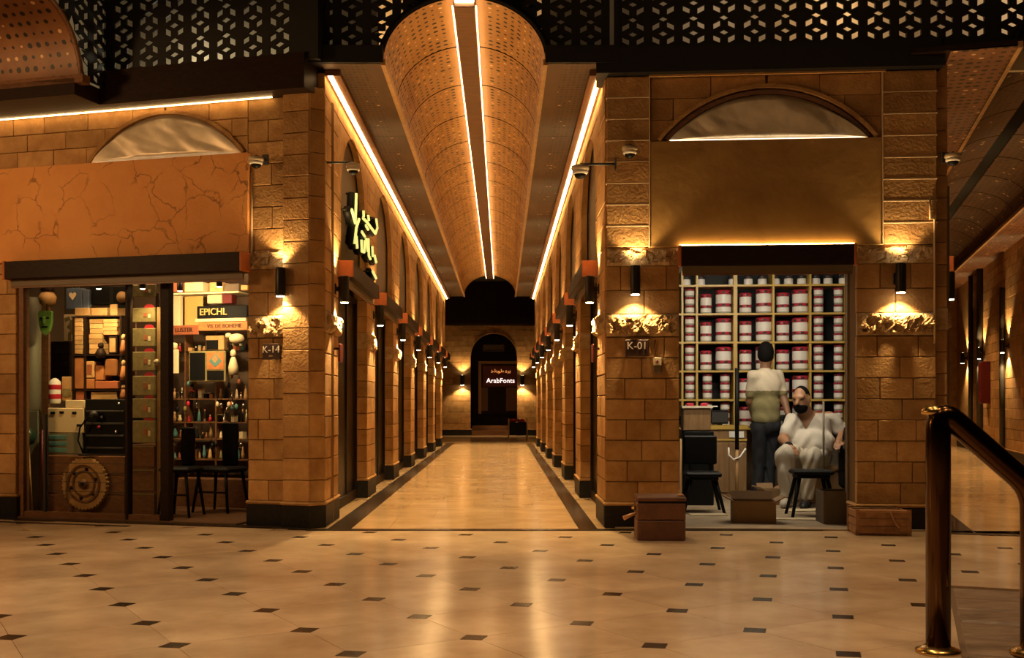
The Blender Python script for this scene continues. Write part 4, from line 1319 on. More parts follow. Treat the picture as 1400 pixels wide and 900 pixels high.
# chairs
def splay_chair(name, label, fr, u, d, sw, sd_, sh, back=None, rz=0, m='black', cat='chair'):
    t = thing(name, label, cat, fr, (u, d, .012), R(rz))
    MB().cbox(-sw/2, sw/2, -sd_/2, sd_/2, sh-.045, sh, .015).build('seat', m, t)
    MB().cbox(-sw/2+.03, sw/2-.03, -sd_/2+.03, sd_/2-.03, sh-.075, sh-.045, .006).build('apron', m, t)
    for sx in (-1, 1):
        for sy in (-1, 1):
            MB().tube([(sx*(sw/2-.06), sy*(sd_/2-.06), sh-.05), (sx*(sw/2+.02), sy*(sd_/2+.02), 0)], [.020, .014], 8).build('leg', m, t)
    if back:
        MB().cbox(-sw/2+.01, sw/2-.01, sd_/2-.03, sd_/2+.005, sh+.06, sh+back, .015).build('backrest', m, t)
        for sx in (-1, 1):
            MB().box(sx*(sw/2-.07)-.015, sx*(sw/2-.07)+.015, sd_/2-.035, sd_/2-.005, sh-.04, sh+.08).build('back_post', m, t)
    return t
u, z = rp(962, 648, 1.2)
splay_chair('side_chair', 'black chair with splayed legs beside the black divider in the jar shop', RF, u, 1.35, .34, .36, z, .34)
u, z = rp(1112, 645, .95)
splay_chair('stool', 'black stool with splayed legs in front of the seated man', RF, u, 1.05, .36, .30, z, None, cat='stool')
# armchair on which the man sits
mat('seat_tan', (.42, .26, .13), .5)
SEATY = 11.35
def wpt(px, py, Y): return Vector(((px-CX)*Y/F, Y, CH-(py-HY)*Y/F))
p = wpt(1112, 630, SEATY+.1)
t = thing('armchair', 'armchair with pale curved arm and tan seat under the seated man', 'chair', Fr(p.x, p.y, 20), (0, 0, .012))
sh = .40
MB().cbox(-.26, .26, -.24, .24, sh-.06, sh, .02).build('seat', 'seat_tan', t)
MB().cbox(-.22, .22, -.22, -.19, .02, sh-.06, .006).build('front_panel', 'seat_tan', t)
MB().cbox(-.25, .25, .21, .25, sh+.12, sh+.52, .02).build('backrest', 'black', t)
for sx in (-1, 1):
    for sy in (-1, 1):
        MB().cyl((sx*.24, sy*.21, 0), .014, sh-.06 if sy < 0 else sh+.45, 8).build('leg', 'charcoal', t)
MB().tube([(.27, .20, sh+.10), (.30, .05, sh+.22), (.29, -.10, sh+.24), (.24, -.22, sh+.14)], .016, 8).build('arm', 'cream', t)
MB().tube([(-.27, .20, sh+.10), (-.30, .05, sh+.20), (-.29, -.10, sh+.21), (-.27, -.22, sh+.14)], .016, 8).build('arm', 'cream', t)
MB().tube([(.29, -.10, sh+.23), (.29, -.10, sh-.1)], .012, 8).build('arm_post', 'charcoal', t)
# dark bag on the right of the armchair
u, z = rp(1162, 612, 2.15)
t = thing('shoulder_bag', 'black shoulder bag hanging at the right of the seated man', 'bag', RF, (u, 2.15, z-.42))
MB().cbox(-.11, .11, -.06, .06, 0, .40, .04).build('pouch', 'black', t)
MB().cbox(-.112, .112, -.066, -.055, .2, .40, .005).build('flap', 'black', t)
MB().tube([(-.09, 0, .39), (-.05, 0, .62), (.05, 0, .62), (.09, 0, .39)], .012, 6).build('strap', 'black', t)
# thin upright rods on the right
for q, (px, y0, y1, d) in enumerate(((1126, 548, 702, 1.4), (1157, 560, 690, 2.0))):
    u, z1 = rp(px, y0, d)
    o = MB().cyl((0, 0, 0), .010, z1-.012, 8).build('display_rod', 'panel_grey', None, RF.M @ Vector((u, d, .012)))
    tag(o, ('thin grey upright rod in front of the seated man' if q == 0 else 'thin grey upright rod right of the seated man'), 'rod')
# cartons
mat('carton', (.34, .21, .10), .7, noise=.25, nscale=5, color2=(.26, .155, .07))
mat('carton_grey', (.16, .12, .08), .7, noise=.2, nscale=5)
def carton(label, px0, py0, px1, py1, d, dp, rz, m, flaps=True):
    u0, z1 = rp(px0, py0, d); u1, _ = rp(px1, py1, d)
    w, h = u1-u0, z1-.012
    t = thing('carton', label, 'box', RF, ((u0+u1)/2, d+dp/2, .012), R(rz))
    th = .006
    MB().box(-w/2, w/2, -dp/2, dp/2, 0, th).build('bottom', m, t)
    for s in (-1, 1):
        MB().box(-w/2, w/2, s*dp/2-th, s*dp/2, 0, h).build('side', m, t)
        MB().box(s*w/2-th, s*w/2, -dp/2, dp/2, 0, h).build('side', m, t)
    if flaps:
        for s in (-1, 1):
            M = Matrix.Translation((s*w/2, 0, h)) @ Matrix.Rotation(s*R(62), 4, 'Y')
            MB().box(-.004, .004, -dp/2, dp/2, 0, dp*.34, M).build('flap', m, t)
        M = Matrix.Translation((0, dp/2, h)) @ Matrix.Rotation(R(-25), 4, 'X')
        MB().box(-w/2, w/2, -.004, .004, 0, dp*.3, M).build('flap', m, t)
    return t
carton('open brown carton on the floor beside the standing man', 1004, 686, 1062, 714, .35, .26, -3, 'carton')
carton('tall grey-brown carton at the right jamb of the jar shop', 1126, 672, 1170, 712, .35, .28, 2, 'carton_grey', False)
carton('small pale carton behind the standing man at his feet', 1042, 670, 1066, 690, 2.1, .2, 15, 'carton')
mat('card_flat', (.60, .48, .30), .7)
for q, (px, py, w, dp, rz, lb) in enumerate(((968, 706, .34, .14, 8, 'flat pale cardboard sheet by the black chair'), (1080, 712, .9, .16, -2, 'long flat pale cardboard sheet along the jar shop threshold'),
                                        (1100, 700, .4, .2, 14, 'flat pale cardboard sheet under the black stool'))):
    x, y, _ = gnd(px, py)
    o = MB().cbox(-w/2, w/2, -dp/2, dp/2, 0, .008, .002).build('cardboard_sheet', 'card_flat', None, (x, y, .0125)); o.rotation_euler = (0, 0, R(rz-4.5))
    tag(o, lb, 'cardboard')
t = thing('hanging_rail', 'thin white rail with red tags above the wooden box in the jar shop', 'rail', RF, (rp(957, 555, 2.05)[0], 2.05, rp(957, 556, 2.05)[1]))
MB().cyl((-.16, 0, 0), .007, .34, 8, 'x').build('rod', 'white', t)
for s in (-.1, .04):
    MB().cbox(s-.035, s+.035, -.012, .0, .0, .035, .004).build('tag', 'jar_red', t)

# ================================================================ CURIO SHOP (left)
lr = struct('wall_curio_shop', LF)
LB0 = 1.9
l0, l1 = LF.u(-40, .05), -.72
mat('curio_wall', (.10, .06, .035), .7)
mat('curio_floor', (.17, .085, .035), .45, noise=.3, nscale=6, color2=(.11, .05, .02), stretch=(1, 4, 1))
MB().box(l0-.4, l1+.1, LB0, LB0+.1, 0, 2.9).build('back_wall', 'curio_wall', lr)
MB().box(l0-.5, l0-.4, .3, LB0, 0, 2.9).build('side_wall', 'curio_wall', lr)
o = MB().box(-1.80, -1.735, 9.60, 11.4, 0, 2.9).build('side_wall', 'curio_wall', lr); o.matrix_parent_inverse = LF.I
MB().box(l0-.4, l1+.1, .3, LB0, 2.75, 2.85).build('shop_ceiling', 'curio_wall', lr)
fl = struct('floor_curio_shop', LF)
MB().box(l0-.4, l1, .05, LB0, -.02, .014).build('shop_floor', 'curio_floor', fl)
def lp(px, py, d): return LF.pix(px, py, d)
# frame of the shop window: jambs, post, glass
ws = struct('window_%d' % (N_WIN[0]+1), LF); N_WIN[0] += 1
def lrect(px0, py0, px1, py1, d):
    u0, _ = lp(px0, HY, d); u1, _ = lp(px1, HY, d)
    return u0, u1, lp((px0+px1)/2, py1, d)[1], lp((px0+px1)/2, py0, d)[1]
for (a, b, m) in ((22, 34, 'wood_mid'), (221, 232, 'wood_dark'), (173, 176, 'wood_dark')):
    u0, u1 = LF.u(a, .1), LF.u(b, .1)
    MB().box(u0, u1, .08, .16, .014, 2.2).build('jamb', m, ws)
u0, u1 = LF.u(34, .12), LF.u(221, .12)
MB().box(u0, u1, .09, .15, .014, .06).build('sill', 'wood_mid', ws)
for (a, b) in ((34, 62), (62, 173), (176, 221)):
    MB().box(LF.u(a, .13), LF.u(b, .13), .117, .123, .06, 2.2).build('pane', glass_mat(), ws)
MB().box(LF.u(61, .12), LF.u(64, .12), .10, .14, .06, .95).build('glazing_bar', 'charcoal', ws)
for k in range(5):
    z = .25+k*.085
    MB().box(LF.u(66, .11), LF.u(172, .11), .108, .112, z, z+.006).build('shutter_rod', 'charcoal', ws)

def lbox(name, label, cat, px0, py0, px1, py1, d, dp, m, c=.006, group=None, floor_=False):
    u0, u1, z0, z1 = lrect(px0, py0, px1, py1, d)
    if floor_: z0 = .014
    t = thing(name, label, cat, LF, ((u0+u1)/2, d, z0), 0, group)
    MB().cbox((u0-u1)/2, (u1-u0)/2, 0, dp, 0, z1-z0, c).build('body', m, t)
    return t, u1-u0, z1-z0
mat('grey_green', (.23, .22, .15), .45)
mat('c_orange', (.50, .20, .06), .5, noise=.3, nscale=12, color2=(.36, .13, .04), rnd=.3)
mat('c_tan', (.58, .36, .15), .5, noise=.25, nscale=14, color2=(.44, .25, .09), rnd=.3)
mat('c_redbrown', (.40, .12, .05), .5, rnd=.3)
mat('c_yellow', (.72, .50, .16), .5)
mat('c_green', (.20, .38, .08), .45, noise=.3, nscale=25, color2=(.10, .26, .04))
mat('c_blue', (.08, .11, .17), .5)
mat('c_olive', (.30, .25, .10), .55, noise=.4, nscale=22, color2=(.20, .16, .06))
mat('c_cream', (.75, .62, .38), .6)
mat('c_teal', (.10, .26, .26), .5)
# shop lamps (two small spots on the ceiling of the right half, one in the display)
def spot_can(px, py, d, pw, label, tgt, ang=70):
    u, z = lp(px, py, d)
    t = thing('spot_can', label, 'lamp', LF, (u, d, z))
    MB().lathe([(.022, 0), (.028, .01), (.028, .07), (.01, .085)], 12).build('can', 'black_metal', t)
    MB().lathe([(.02, -.004), (.021, .002)], 12).build('lens', 'lamp_lens', t)
    MB().cyl((0, 0, .08), .006, max(.02, 2.75-z-.08), 6).build('stem', 'black_metal', t)
    q = t.matrix_world
    v = Vector(tgt) - Vector((u, d, z))
    l = light('spot_glow', 'SPOT', (0, 0, -.012), pw, (1, .70, .32), t, v.to_track_quat('-Z', 'Y').to_euler(), spot_size=R(ang), spot_blend=.6, shadow_soft_size=.03)
spot_can(246, 398, .75, 60, 'small black spotlight over the left wooden sign in the left shop', (lp(255, 440, 1.7)[0], 1.7, lp(255, 470, 1.7)[1]), 110)
spot_can(300, 392, .75, 48, 'small black spotlight over the yellow-lettered sign in the left shop', (lp(295, 440, 1.7)[0], 1.7, lp(295, 450, 1.7)[1]), 120)
spot_can(135, 395, .22, 60, 'small black spotlight over the wooden goods rack in the left shop', (lp(130, 470, .6)[0], .62, lp(130, 490, .6)[1]), 95)
spot_can(195, 395, .18, 22, 'small black spotlight over the card rack in the left shop', (lp(195, 470, .4)[0], .40, lp(195, 500, .4)[1]), 95)
light('display_fill', 'AREA', LF.M @ Vector((-2.35, .28, 2.6)), 30, (1, .62, .30), None, (R(12), 0, LF.a), shape='RECTANGLE', size=1.3, size_y=.1)  # area light added to brighten the display, no fitting
light('curio_glow', 'AREA', LF.M @ Vector((-1.2, 1.0, 2.70)), 22, (1, .62, .30), None, (0, 0, LF.a), shape='RECTANGLE', size=1.6, size_y=.3)
# --- display side, left part
t = thing('column_tube', 'tall grey-green round column behind the left shop window', 'column', LF, (LF.u(44, .7), .7, .014))
MB().lathe([(.085, 0), (.085, 2.06), (.07, 2.08)], 20).build('shaft', 'grey_green', t)
lbox('curtain_strip', 'brown wooden upright board beside the grey-green column', 'board', 54, 400, 67, 690, .85, .03, 'wood_mid', floor_=True)
t, w, h = lbox('slatted_screen', 'dark slatted screen below the pale leaf print', 'screen', 67, 467, 96, 548, .95, .03, 'wood_dark')
for k in range(9): MB().cbox(-w/2, w/2, -.012, 0, h*k/9+.004, h*(k+1)/9-.004, .003).build('slat', 'wood_dark', t)
t, w, h = lbox('leaf_print', 'pale printed cloth with leaf pattern hanging in the left shop', 'print', 87, 430, 108, 466, .92, .008, 'c_cream')
for k in range(5): MB().cbox(-.02, .02, -.006, 0, -.035, .035, .008, Matrix.Translation((random.uniform(-.35, .35)*w, 0, h*(.15+.17*k))) @ Matrix.Rotation(k*1.1, 4, 'Y')).build('leaf', 'c_olive', t)
# green mask
u, z = lp(64, 442, .55)
t = thing('carved_mask', 'bright green carved shield-shaped mask hanging in the left shop window', 'mask', LF, (u, .55, z))
out = [(-.075, .10), (-.06, .115), (0, .12), (.06, .115), (.075, .10), (.07, 0), (.045, -.08), (0, -.115), (-.045, -.08), (-.07, 0)]
MB().prism(out, -.03, .0).build('face', 'c_green', t, fix=True)
MB().cbox(-.012, .012, -.055, -.03, -.01, .06, .006).build('nose', 'c_green', t)
for s in (-1, 1):
    MB().cbox(s*.035-.018, s*.035+.018, -.037, -.028, .04, .055, .004).build('eye', 'black', t)
MB().cbox(-.035, .035, -.037, -.028, -.045, -.03, .004).build('mouth', 'black', t)
MB().tube([(0, 0, .11), (0, 0, .24)], .004, 6).build('cord', 'black', t)
# ornaments under the ceiling
t = thing('hanging_basket', 'tan wicker ornament hanging from the ceiling above the green mask', 'ornament', LF, (LF.u(65, .6), .6, lp(65, 419, .6)[1]))
MB().lathe([(.045, 0), (.075, .03), (.085, .09), (.06, .13), (.05, .14)], 14).build('basket', 'c_tan', t)
MB().lathe([(.03, .13), (.07, .15), (.05, .2), (.01, .22)], 12).build('cover', 'wood_dark', t)
MB().cyl((0, 0, .2), .005, .6, 6).build('cord', 'black', t)
t, w, h = lbox('gift_bag', 'blue-grey gift bag with a heart print under the shop ceiling', 'bag', 90, 394, 112, 423, .62, .07, 'c_blue')
MB().prism([(0, -.035), (.04, .01), (.04, .03), (.02, .04), (0, .025), (-.02, .04), (-.04, .03), (-.04, .01)], -.006, .0).build('heart', 'c_cream', t, (-.01, 0, h*.6), fix=True)
MB().tube([(-.04, .03, h), (-.03, .03, h+.06), (.03, .03, h+.06), (.04, .03, h)], .004, 6).build('handle', 'c_green', t)
lbox('gift_bag', 'narrow dark blue gift bag with a ring print beside the heart bag', 'bag', 113, 396, 121, 422, .62, .06, 'c_blue')
t, w, h = lbox('wall_plaque', 'black square plaque with a gold medallion under the shop ceiling', 'plaque', 154, 392, 180, 421, .62, .04, 'black')
MB().cyl((0, -.012, h/2), .055, .012, 20, 'y').build('medallion', 'c_tan', t)
lbox('speaker_box', 'plain black box under the ceiling between gift bags and medallion', 'box', 122, 392, 150, 416, .66, .15, 'black')
# goods rack
ZR = []
u0, u1, z0, z1 = lrect(99, 432, 166, 548, .60)
t = thing('goods_rack', 'wooden rack of carved goods in the left shop window', 'shelf', LF, ((u0+u1)/2, .60, z0))
w = u1-u0
for x in (-w/2, -w/2+w*.24, w/2-.02):
    MB().box(x, x+.02, 0, .22, 0, z1-z0).build('upright', 'wood_dark', t)
for py in (432, 485, 533, 548):
    zz = lp(132, py, .60)[1]-z0
    MB().box(-w/2-.01, w/2+.01, -.005, .22, zz-.012, zz).build('shelf_board', 'wood_dark', t)
MB().box(-w/2, w/2, .22, .24, 0, z1-z0).build('back_board', 'wood_mid', t)
def lstack(px0, px1, py0, py1, n, m, label, grp, d=.61, dp=.16):
    for k in range(n):
        a, b = lerp(py1, py0, k/n), lerp(py1, py0, (k+1)/n)
        j = random.uniform(-.6, .6)
        lbox('wood_board', label + ', %s from the bottom' % (ORD + ['eighth'])[k], 'board', px0+j, b+.3, px1+j, a, d, dp, m, .003, grp)
lstack(100, 113, 434, 484, 8, 'c_tan', 'thin wooden board in the left stack of the goods rack', 'left stack of boards')
lstack(122, 140, 436, 484, 7, 'c_tan', 'thin wooden board in the middle stack of the goods rack', 'middle stack of boards')
lstack(141, 160, 436, 458, 4, 'c_tan', 'thin wooden board in the right stack of the goods rack', 'right stack of boards')
for (a, b, c, e, lb, m) in ((102, 421, 122, 432, 'long pale wooden box on top of the goods rack', 'c_tan'), (124, 421, 146, 432, 'second pale wooden box on top of the goods rack', 'c_tan'), (150, 416, 160, 432, 'tall pale wooden box on top of the goods rack', 'c_tan'),
                        (101, 489, 115, 532, 'tall red-brown box on the middle shelf of the goods rack', 'c_orange'), (117, 494, 128, 517, 'small framed box on the middle shelf of the goods rack', 'c_tan'),
                        (130, 500, 141, 520, 'square orange box in the middle of the goods rack', 'c_orange'), (143, 491, 160, 514, 'wide orange box on the right of the goods rack', 'c_orange'), (117, 518, 128, 532, 'low orange box on the middle shelf of the goods rack', 'c_orange'),
                        (130, 521, 161, 532, 'long red-brown box at the foot of the goods rack middle shelf', 'c_redbrown'), (103, 535, 118, 547, 'orange box on the bottom shelf of the goods rack', 'c_redbrown'), (124, 536, 160, 547, 'long tan box on the bottom shelf of the goods rack', 'c_tan')):
    t, w, h = lbox('goods_box', lb, 'box', a, c*0+b, c, e, .61, .14, m)
    if 'framed' in lb: MB().box(-w*.3, w*.3, -.004, 0, h*.2, h*.8).build('inset', 'c_redbrown', t)
t, w, h = lbox('picture_frame', 'small upright picture frame in the goods rack', 'frame', 148, 460, 160, 484, .60, .02, 'wood_dark')
MB().box(-w*.34, w*.34, -.004, 0, h*.1, h*.9).build('picture', 'c_tan', t)
t = thing('carved_turtle', 'small dark carved figure on the goods rack', 'figurine', LF, (LF.u(136, .56), .58, lp(136, 490, .58)[1]))
MB().lathe([(.03, 0), (.05, .02), (.05, .05), (.03, .09), (.01, .1)], 10).build('body', 'wood_dark', t)
MB().lathe([(.01, .09), (.028, .11), (.025, .14), (.008, .15)], 10).build('head', 'wood_dark', t)
for q, (a, b) in enumerate(((455, 484), (490, 520), (525, 546))):
    u, z = lp(169, b, .50)
    hh = lp(169, a, .5)[1]-z
    t = thing('hanging_doll', 'orange-red hanging doll beside the goods rack, %s of three' % ('top', 'middle', 'bottom')[q], 'doll', LF, (u, .50, z), 0, 'hanging dolls')
    MB().lathe([(.03, 0), (.034, hh*.2), (.02, hh*.62), (.012, hh*.66)], 10).build('dress', 'c_orange', t)
    MB().lathe([(.008, hh*.64), (.02, hh*.72), (.02, hh*.85), (.006, hh*.93)], 10).build('head', 'c_tan', t)
    MB().cyl((0, 0, hh*.9), .003, hh*.15, 5).build('cord', 'black', t)
# card rack
t = thing('card_rack', 'tall narrow rack holding olive puzzle packs', 'rack', LF, (LF.u(196, .42), .42, .014))
for px in (174, 214):
    MB().box(LF.u(px, .42)-LF.u(196, .42)-.008, LF.u(px, .42)-LF.u(196, .42)+.008, 0, .03, 0, 2.05).build('upright', 'wood_dark', t)
packs = [(389, 406), (421, 441), (449, 474), (481, 507), (514, 541), (545, 572), (575, 606)]
for q, (a, b) in enumerate(packs):
    t, w, h = lbox('puzzle_pack', 'olive pack with red print on the card rack, %s from the top' % ORD[q], 'pack', 175, a, 212, b, .38, .025, 'c_olive', group='puzzle packs')
    MB().prism([(.05*math.cos(PI*k/8), .035*math.sin(PI*k/8)) for k in range(9)], .0, .01).build('red_tab', 'red', t, (w*.25, .01, h), fix=True)
    MB().cbox(w*.08, w*.2, -.005, 0, h*.35, h*.65, .004).build('print', 'c_redbrown', t)
    MB().cbox(w*.25, w*.34, -.005, 0, h*.30, h*.55, .004).build('print', 'c_cream', t)
lbox('yellow_strip', 'narrow yellow-brown upright board right of the card rack', 'board', 214, 420, 221, 705, .35, .02, 'c_tan', floor_=True)
t = thing('disc_tag', 'small pale round tag hanging on the card rack', 'tag', LF, (LF.u(214, .34), .335, lp(214, 495, .34)[1]))
MB().cyl((0, 0, 0), .028, .01, 16, 'y').build('disc', 'c_cream', t)
# lower display
t = thing('tall_bottle', 'white bottle with two red bands in the left shop window', 'bottle', LF, (LF.u(75, .55), .55, lp(75, 552, .55)[1]))
hb = lp(75, 517, .55)[1]-lp(75, 552, .55)[1]
MB().lathe([(.05, 0), (.056, .02), (.056, hb*.85), (.03, hb*.95), (.012, hb)], 14).build('body', 'white', t)
for k in (.18, .55): MB().lathe([(.0575, hb*k), (.058, hb*k+.002), (.058, hb*(k+.18)), (.0575, hb*(k+.18)+.002)], 14).build('band', 'red', t)
t, w, h = lbox('tan_case', 'tan open-topped case beside the white bottle', 'case', 84, 515, 99, 548, .62, .12, 'c_tan')
MB().box(-w*.36, w*.36, -.005, 0, h*.15, h*.5).build('front_label', 'c_olive', t)
t, w, h = lbox('printer', 'cream boxy machine with black marks on the lower display', 'machine', 65, 558, 114, 592, .42, .28, 'c_cream')
for (x, z) in ((-.35, .8), (-.1, .82), (.25, .8), (.38, .3)): MB().cbox(w*x-.025, w*x+.025, -.006, 0, h*z-.012, h*z+.012, .004).build('mark', 'black', t)
t2, w2, h2 = lbox('paper_tray', 'small cream tray on top of the boxy machine', 'tray', 89, 547, 114, 558, .44, .2, 'c_cream')
t, w, h = lbox('machine_stand', 'olive-grey stand below the cream machine', 'stand', 65, 592, 112, 623, .42, .28, 'grey_green')
for k in range(3): MB().cbox(-w*.45, w*.05, -.006, 0, h*(.15+.28*k), h*(.33+.28*k), .004).build('drawer', 'c_teal', t)
t, w, h = lbox('bottom_crate', 'brown wooden base cabinet under the display', 'cabinet', 65, 623, 172, 702, .40, .3, 'wood_mid', floor_=True)
for k in range(3): MB().cbox(-w*.49, w*.49, -.008, 0, h*k/3+.006, h*(k+1)/3-.006, .004).build('plank', 'wood_mid', t)
t, w, h = lbox('black_machine', 'black machine with shelves in the lower left display', 'machine', 116, 546, 172, 622, .42, .28, 'black')
for k in range(4): MB().cbox(-w*.46, w*.46, -.015, 0, h*(.1+.22*k), h*(.14+.22*k), .004).build('ledge', 'charcoal', t)
for (x, z, m) in ((-.28, .72, 'c_cream'), (-.05, .68, 'chrome'), (-.12, .5, 'red'), (.3, .42, 'chrome'), (.36, .92, 'chrome')): MB().lathe([(.012, -.012), (.016, 0), (.01, .012)], 8, (w*x, -.02, h*z)).build('knob', m, t)
u, z = lp(118, 592, .38)
t = thing('desk_lamp', 'black bent-arm desk lamp in front of the cream machine', 'lamp', LF, (u, .34, lp(118, 623, .38)[1]))
MB().lathe([(.05, 0), (.05, .015), (.01, .02)], 14).build('base', 'black', t)
MB().tube([(0, 0, .015), (-.06, 0, .14), (-.04, 0, .26), (.02, 0, .33), (.10, 0, .40)], .008, 8).build('arm', 'black', t)
MB().lathe([(.045, 0), (.03, .05), (.012, .06)], 12, (.11, 0, .36)).build('head', 'charcoal', t)
# carved wooden gear wheel
u, z = lp(112, 662, .30)
rr = (lp(112, 626, .3)[1]-lp(112, 699, .3)[1])/2
t = thing('gear_wheel', 'large carved wooden gear wheel leaning in the left shop window', 'wheel', LF, (u, .35, z-rr))
pr = []
for k in range(80):
    a = 2*PI*k/80; q = rr*(1 if k % 2 else .93); pr.append((q*math.cos(a), rr+q*math.sin(a)))
MB().prism(pr, -.02, .02).build('toothed_disc', 'c_tan', t, fix=True)
for (ro, ri, m, dd) in ((.72, .64, 'wood_mid', -.032), (.5, .43, 'wood_mid', -.03)):
    o_ = [(rr*ro*math.cos(2*PI*k/40), rr+rr*ro*math.sin(2*PI*k/40)) for k in range(40)]
    i_ = [(rr*ri*math.cos(2*PI*k/40), rr+rr*ri*math.sin(2*PI*k/40)) for k in range(40)][::-1]
    MB().prism(o_, dd, -.02, [i_]).build('ring', m, t, fix=True)
for k in range(6):
    a = PI/3*k+.3
    MB().cyl((rr*.55*math.cos(a), -.028, rr+rr*.55*math.sin(a)), .018, .01, 10, 'y').build('peg', 'wood_dark', t)
MB().cyl((0, -.045, rr), .045, .03, 18, 'y').build('hub', 'wood_mid', t)
MB().cyl((0, -.05, rr), .02, .01, 12, 'y').build('axle_hole', 'black', t)
t = thing('duster', 'feather duster with dark green ball head at the far left of the shop window', 'duster', LF, (LF.u(44, .4), .4, .014))
MB().tube([(0, 0, 0), (-.045, 0, .66)], .010, 8).build('stick', 'c_tan', t)
MB().lathe([(.01, -.09), (.06, -.06), (.075, 0), (.055, .07), (.01, .09)], 14, (-.05, 0, .72)).build('ball', mat('c_darkgreen', (.02, .06, .035), .25), t)
pipe(LF, [(LF.u(58, .4), .4, .014), (LF.u(58, .4), .4, .8)], .012, 'red_dark', 'thin dark red stick standing in the left shop window', 'red_stick')
t, w, h = lbox('low_board', 'grey-green low board behind the duster', 'board', 30, 562, 52, 690, .55, .02, 'grey_green', floor_=True)
# drawers right of the gear
t, w, h = lbox('drawer_cabinet', 'brown drawer cabinet with pale edges below the card rack', 'cabinet', 174, 608, 214, 706, .42, .3, 'wood_mid', floor_=True)
for k in range(3):
    dr = MB().cbox(-w*.46, w*.46, -.012, 0, h*(k/3)+.012, h*((k+1)/3)-.012, .005).build('drawer', 'wood_mid', t)
    MB().box(-w*.46, w*.46, -.018, -.01, h*((k+1)/3)-.022, h*((k+1)/3)-.012).build('edge_strip', 'c_olive', dr)

# --- right half: wall of goods
GD = 1.55
def gbox(*a, **k): return lbox(*a[:7], GD-.0, a[7], a[8], **k)
t, w, h = lbox('top_shelf', 'pale shelf plank near the ceiling of the left shop', 'shelf', 232, 399.5, 326, 402, GD-.1, .3, 'c_cream', .002)
for (a, b, c, e, m, lb) in ((232, 386, 246, 399, 'c_redbrown', 'red-brown box on the left end of the high shelf'), (252, 386, 277, 399, 'c_cream', 'cream box on the high shelf'),
                            (286, 386, 304, 399, 'c_tan', 'tan paper parcel on the high shelf'), (306, 388, 326, 399, 'carton_grey', 'grey cloth bundle on the right of the high shelf'), (329, 390, 338, 397, 'c_tan', 'small tan packet under the ceiling at the pier')):
    lbox('shelf_box', lb, 'box', a, b, c, e, GD-.08, .15, m)
lbox('lamplit_patch', 'yellow patch coloured as lamplight on the wall behind the left wooden sign', 'panel', 252, 402, 277, 446, GD+.1, .02, 'c_yellow')  # lamplight on the wall, put in as a yellow sheet
lbox('lit_box', 'cream box lit brightly under the high shelf', 'box', 283, 403, 303, 415, GD, .1, 'c_cream')
lbox('red_box', 'dark red box beside the lit cream box', 'box', 304, 402, 317, 415, GD, .1, 'red_dark')
t, w, h = lbox('statuette', 'pale statuette in front of the yellow lamplight patch', 'figurine', 236, 403, 246, 446, GD, .06, 'c_cream')
t, w, h = lbox('letter_board', 'dark board with yellow capital letters in the left shop', 'sign', 269, 418, 338, 435, GD-.05, .03, 'black')
obj('lettering', text_mesh('EPICHL', h*.78, .006, 'LEFT'), 'c_yellow', t, (-w*.44, -.006, h*.5))
MB().box(-w*.5, w*.5, -.03, .0, -.035, -.005).build('ledge', 'c_cream', t)
t, w, h = lbox('hanging_sign', 'orange wooden hanging sign with dark lettering in the left shop', 'sign', 271, 440, 338, 452, GD-.08, .02, 'c_orange')
obj('lettering', text_mesh('VIE DE BOHEME', h*.62, .003), 'plate_brown', t, (.02, -.004, h*.5))
t, w, h = lbox('hanging_sign', 'smaller brown wooden sign with dark lettering at the post', 'sign', 232, 445, 271, 458, GD-.08, .02, 'c_redbrown')
obj('lettering', text_mesh('LUSTER', h*.62, .003), 'plate_brown', t, (0, -.004, h*.5))
t, w, h = lbox('glazed_frame', 'two-pane dark picture frame with a diamond ornament', 'frame', 258, 480, 308, 522, GD-.10, .02, 'c_olive')
for (a, b, c, e, m) in ((-.46, -.05, .05, .94, 'black'), (.01, .46, .05, .36, 'black'), (.01, .46, .40, .94, 'c_orange')):
    MB().box(w*a, w*b, -.006, .0, h*c, h*e).build('picture', m, t)
MB().prism([(w*.24-w*.17, h*.67), (w*.24, h*.47), (w*.24+w*.17, h*.67), (w*.24, h*.9)], -.010, -.004).build('diamond', 'c_teal', t, fix=True)
MB().prism([(w*.24-w*.09, h*.72), (w*.24, h*.6), (w*.24+w*.09, h*.72), (w*.24, h*.86)], -.014, -.008).build('diamond', 'c_tan', t, fix=True)
t, w, h = lbox('figure_cutout', 'cream cut-out figure left of the dark picture frame', 'figurine', 232, 478, 243, 511, GD-.08, .03, 'c_cream')
MB().lathe([(.01, 0), (.035, .02), (.03, .06), (.01, .07)], 10, (0, .015, h)).build('head', 'c_cream', t)
t, w, h = lbox('cream_box', 'dark open box with cream edge above the picture frame', 'box', 281, 459, 306, 479, GD, .1, 'c_tan')
MB().box(-w*.45, w*.2, -.005, 0, h*.06, h*.7).build('opening', 'black', t)
u, z = lp(324, 473, GD-.05)
t = thing('sheep_ornament', 'cream sheep ornament on the upper right of the goods wall', 'ornament', LF, (u, GD-.05, z))
MB().lathe([(.02, .02), (.07, .04), (.08, .075), (.06, .11), (.01, .125)], 12).build('body', 'c_cream', t)
MB().lathe([(.01, 0), (.03, .01), (.03, .04), (.01, .05)], 10, (-.085, -.02, .08)).build('head', 'c_cream', t)
for x in (-.04, .04): MB().cyl((x, 0, 0), .012, .04, 8).build('leg', 'c_cream', t)
t = thing('figure_cutout', 'pale figurine right of the dark picture frame', 'figurine', LF, (LF.u(319, GD-.06), GD-.06, lp(319, 513, GD-.06)[1]))
MB().lathe([(.045, 0), (.05, .08), (.03, .16), (.012, .19)], 12).build('robe', 'c_cream', t)
MB().lathe([(.01, .18), (.03, .2), (.03, .235), (.01, .26)], 12).build('head', 'c_cream', t)
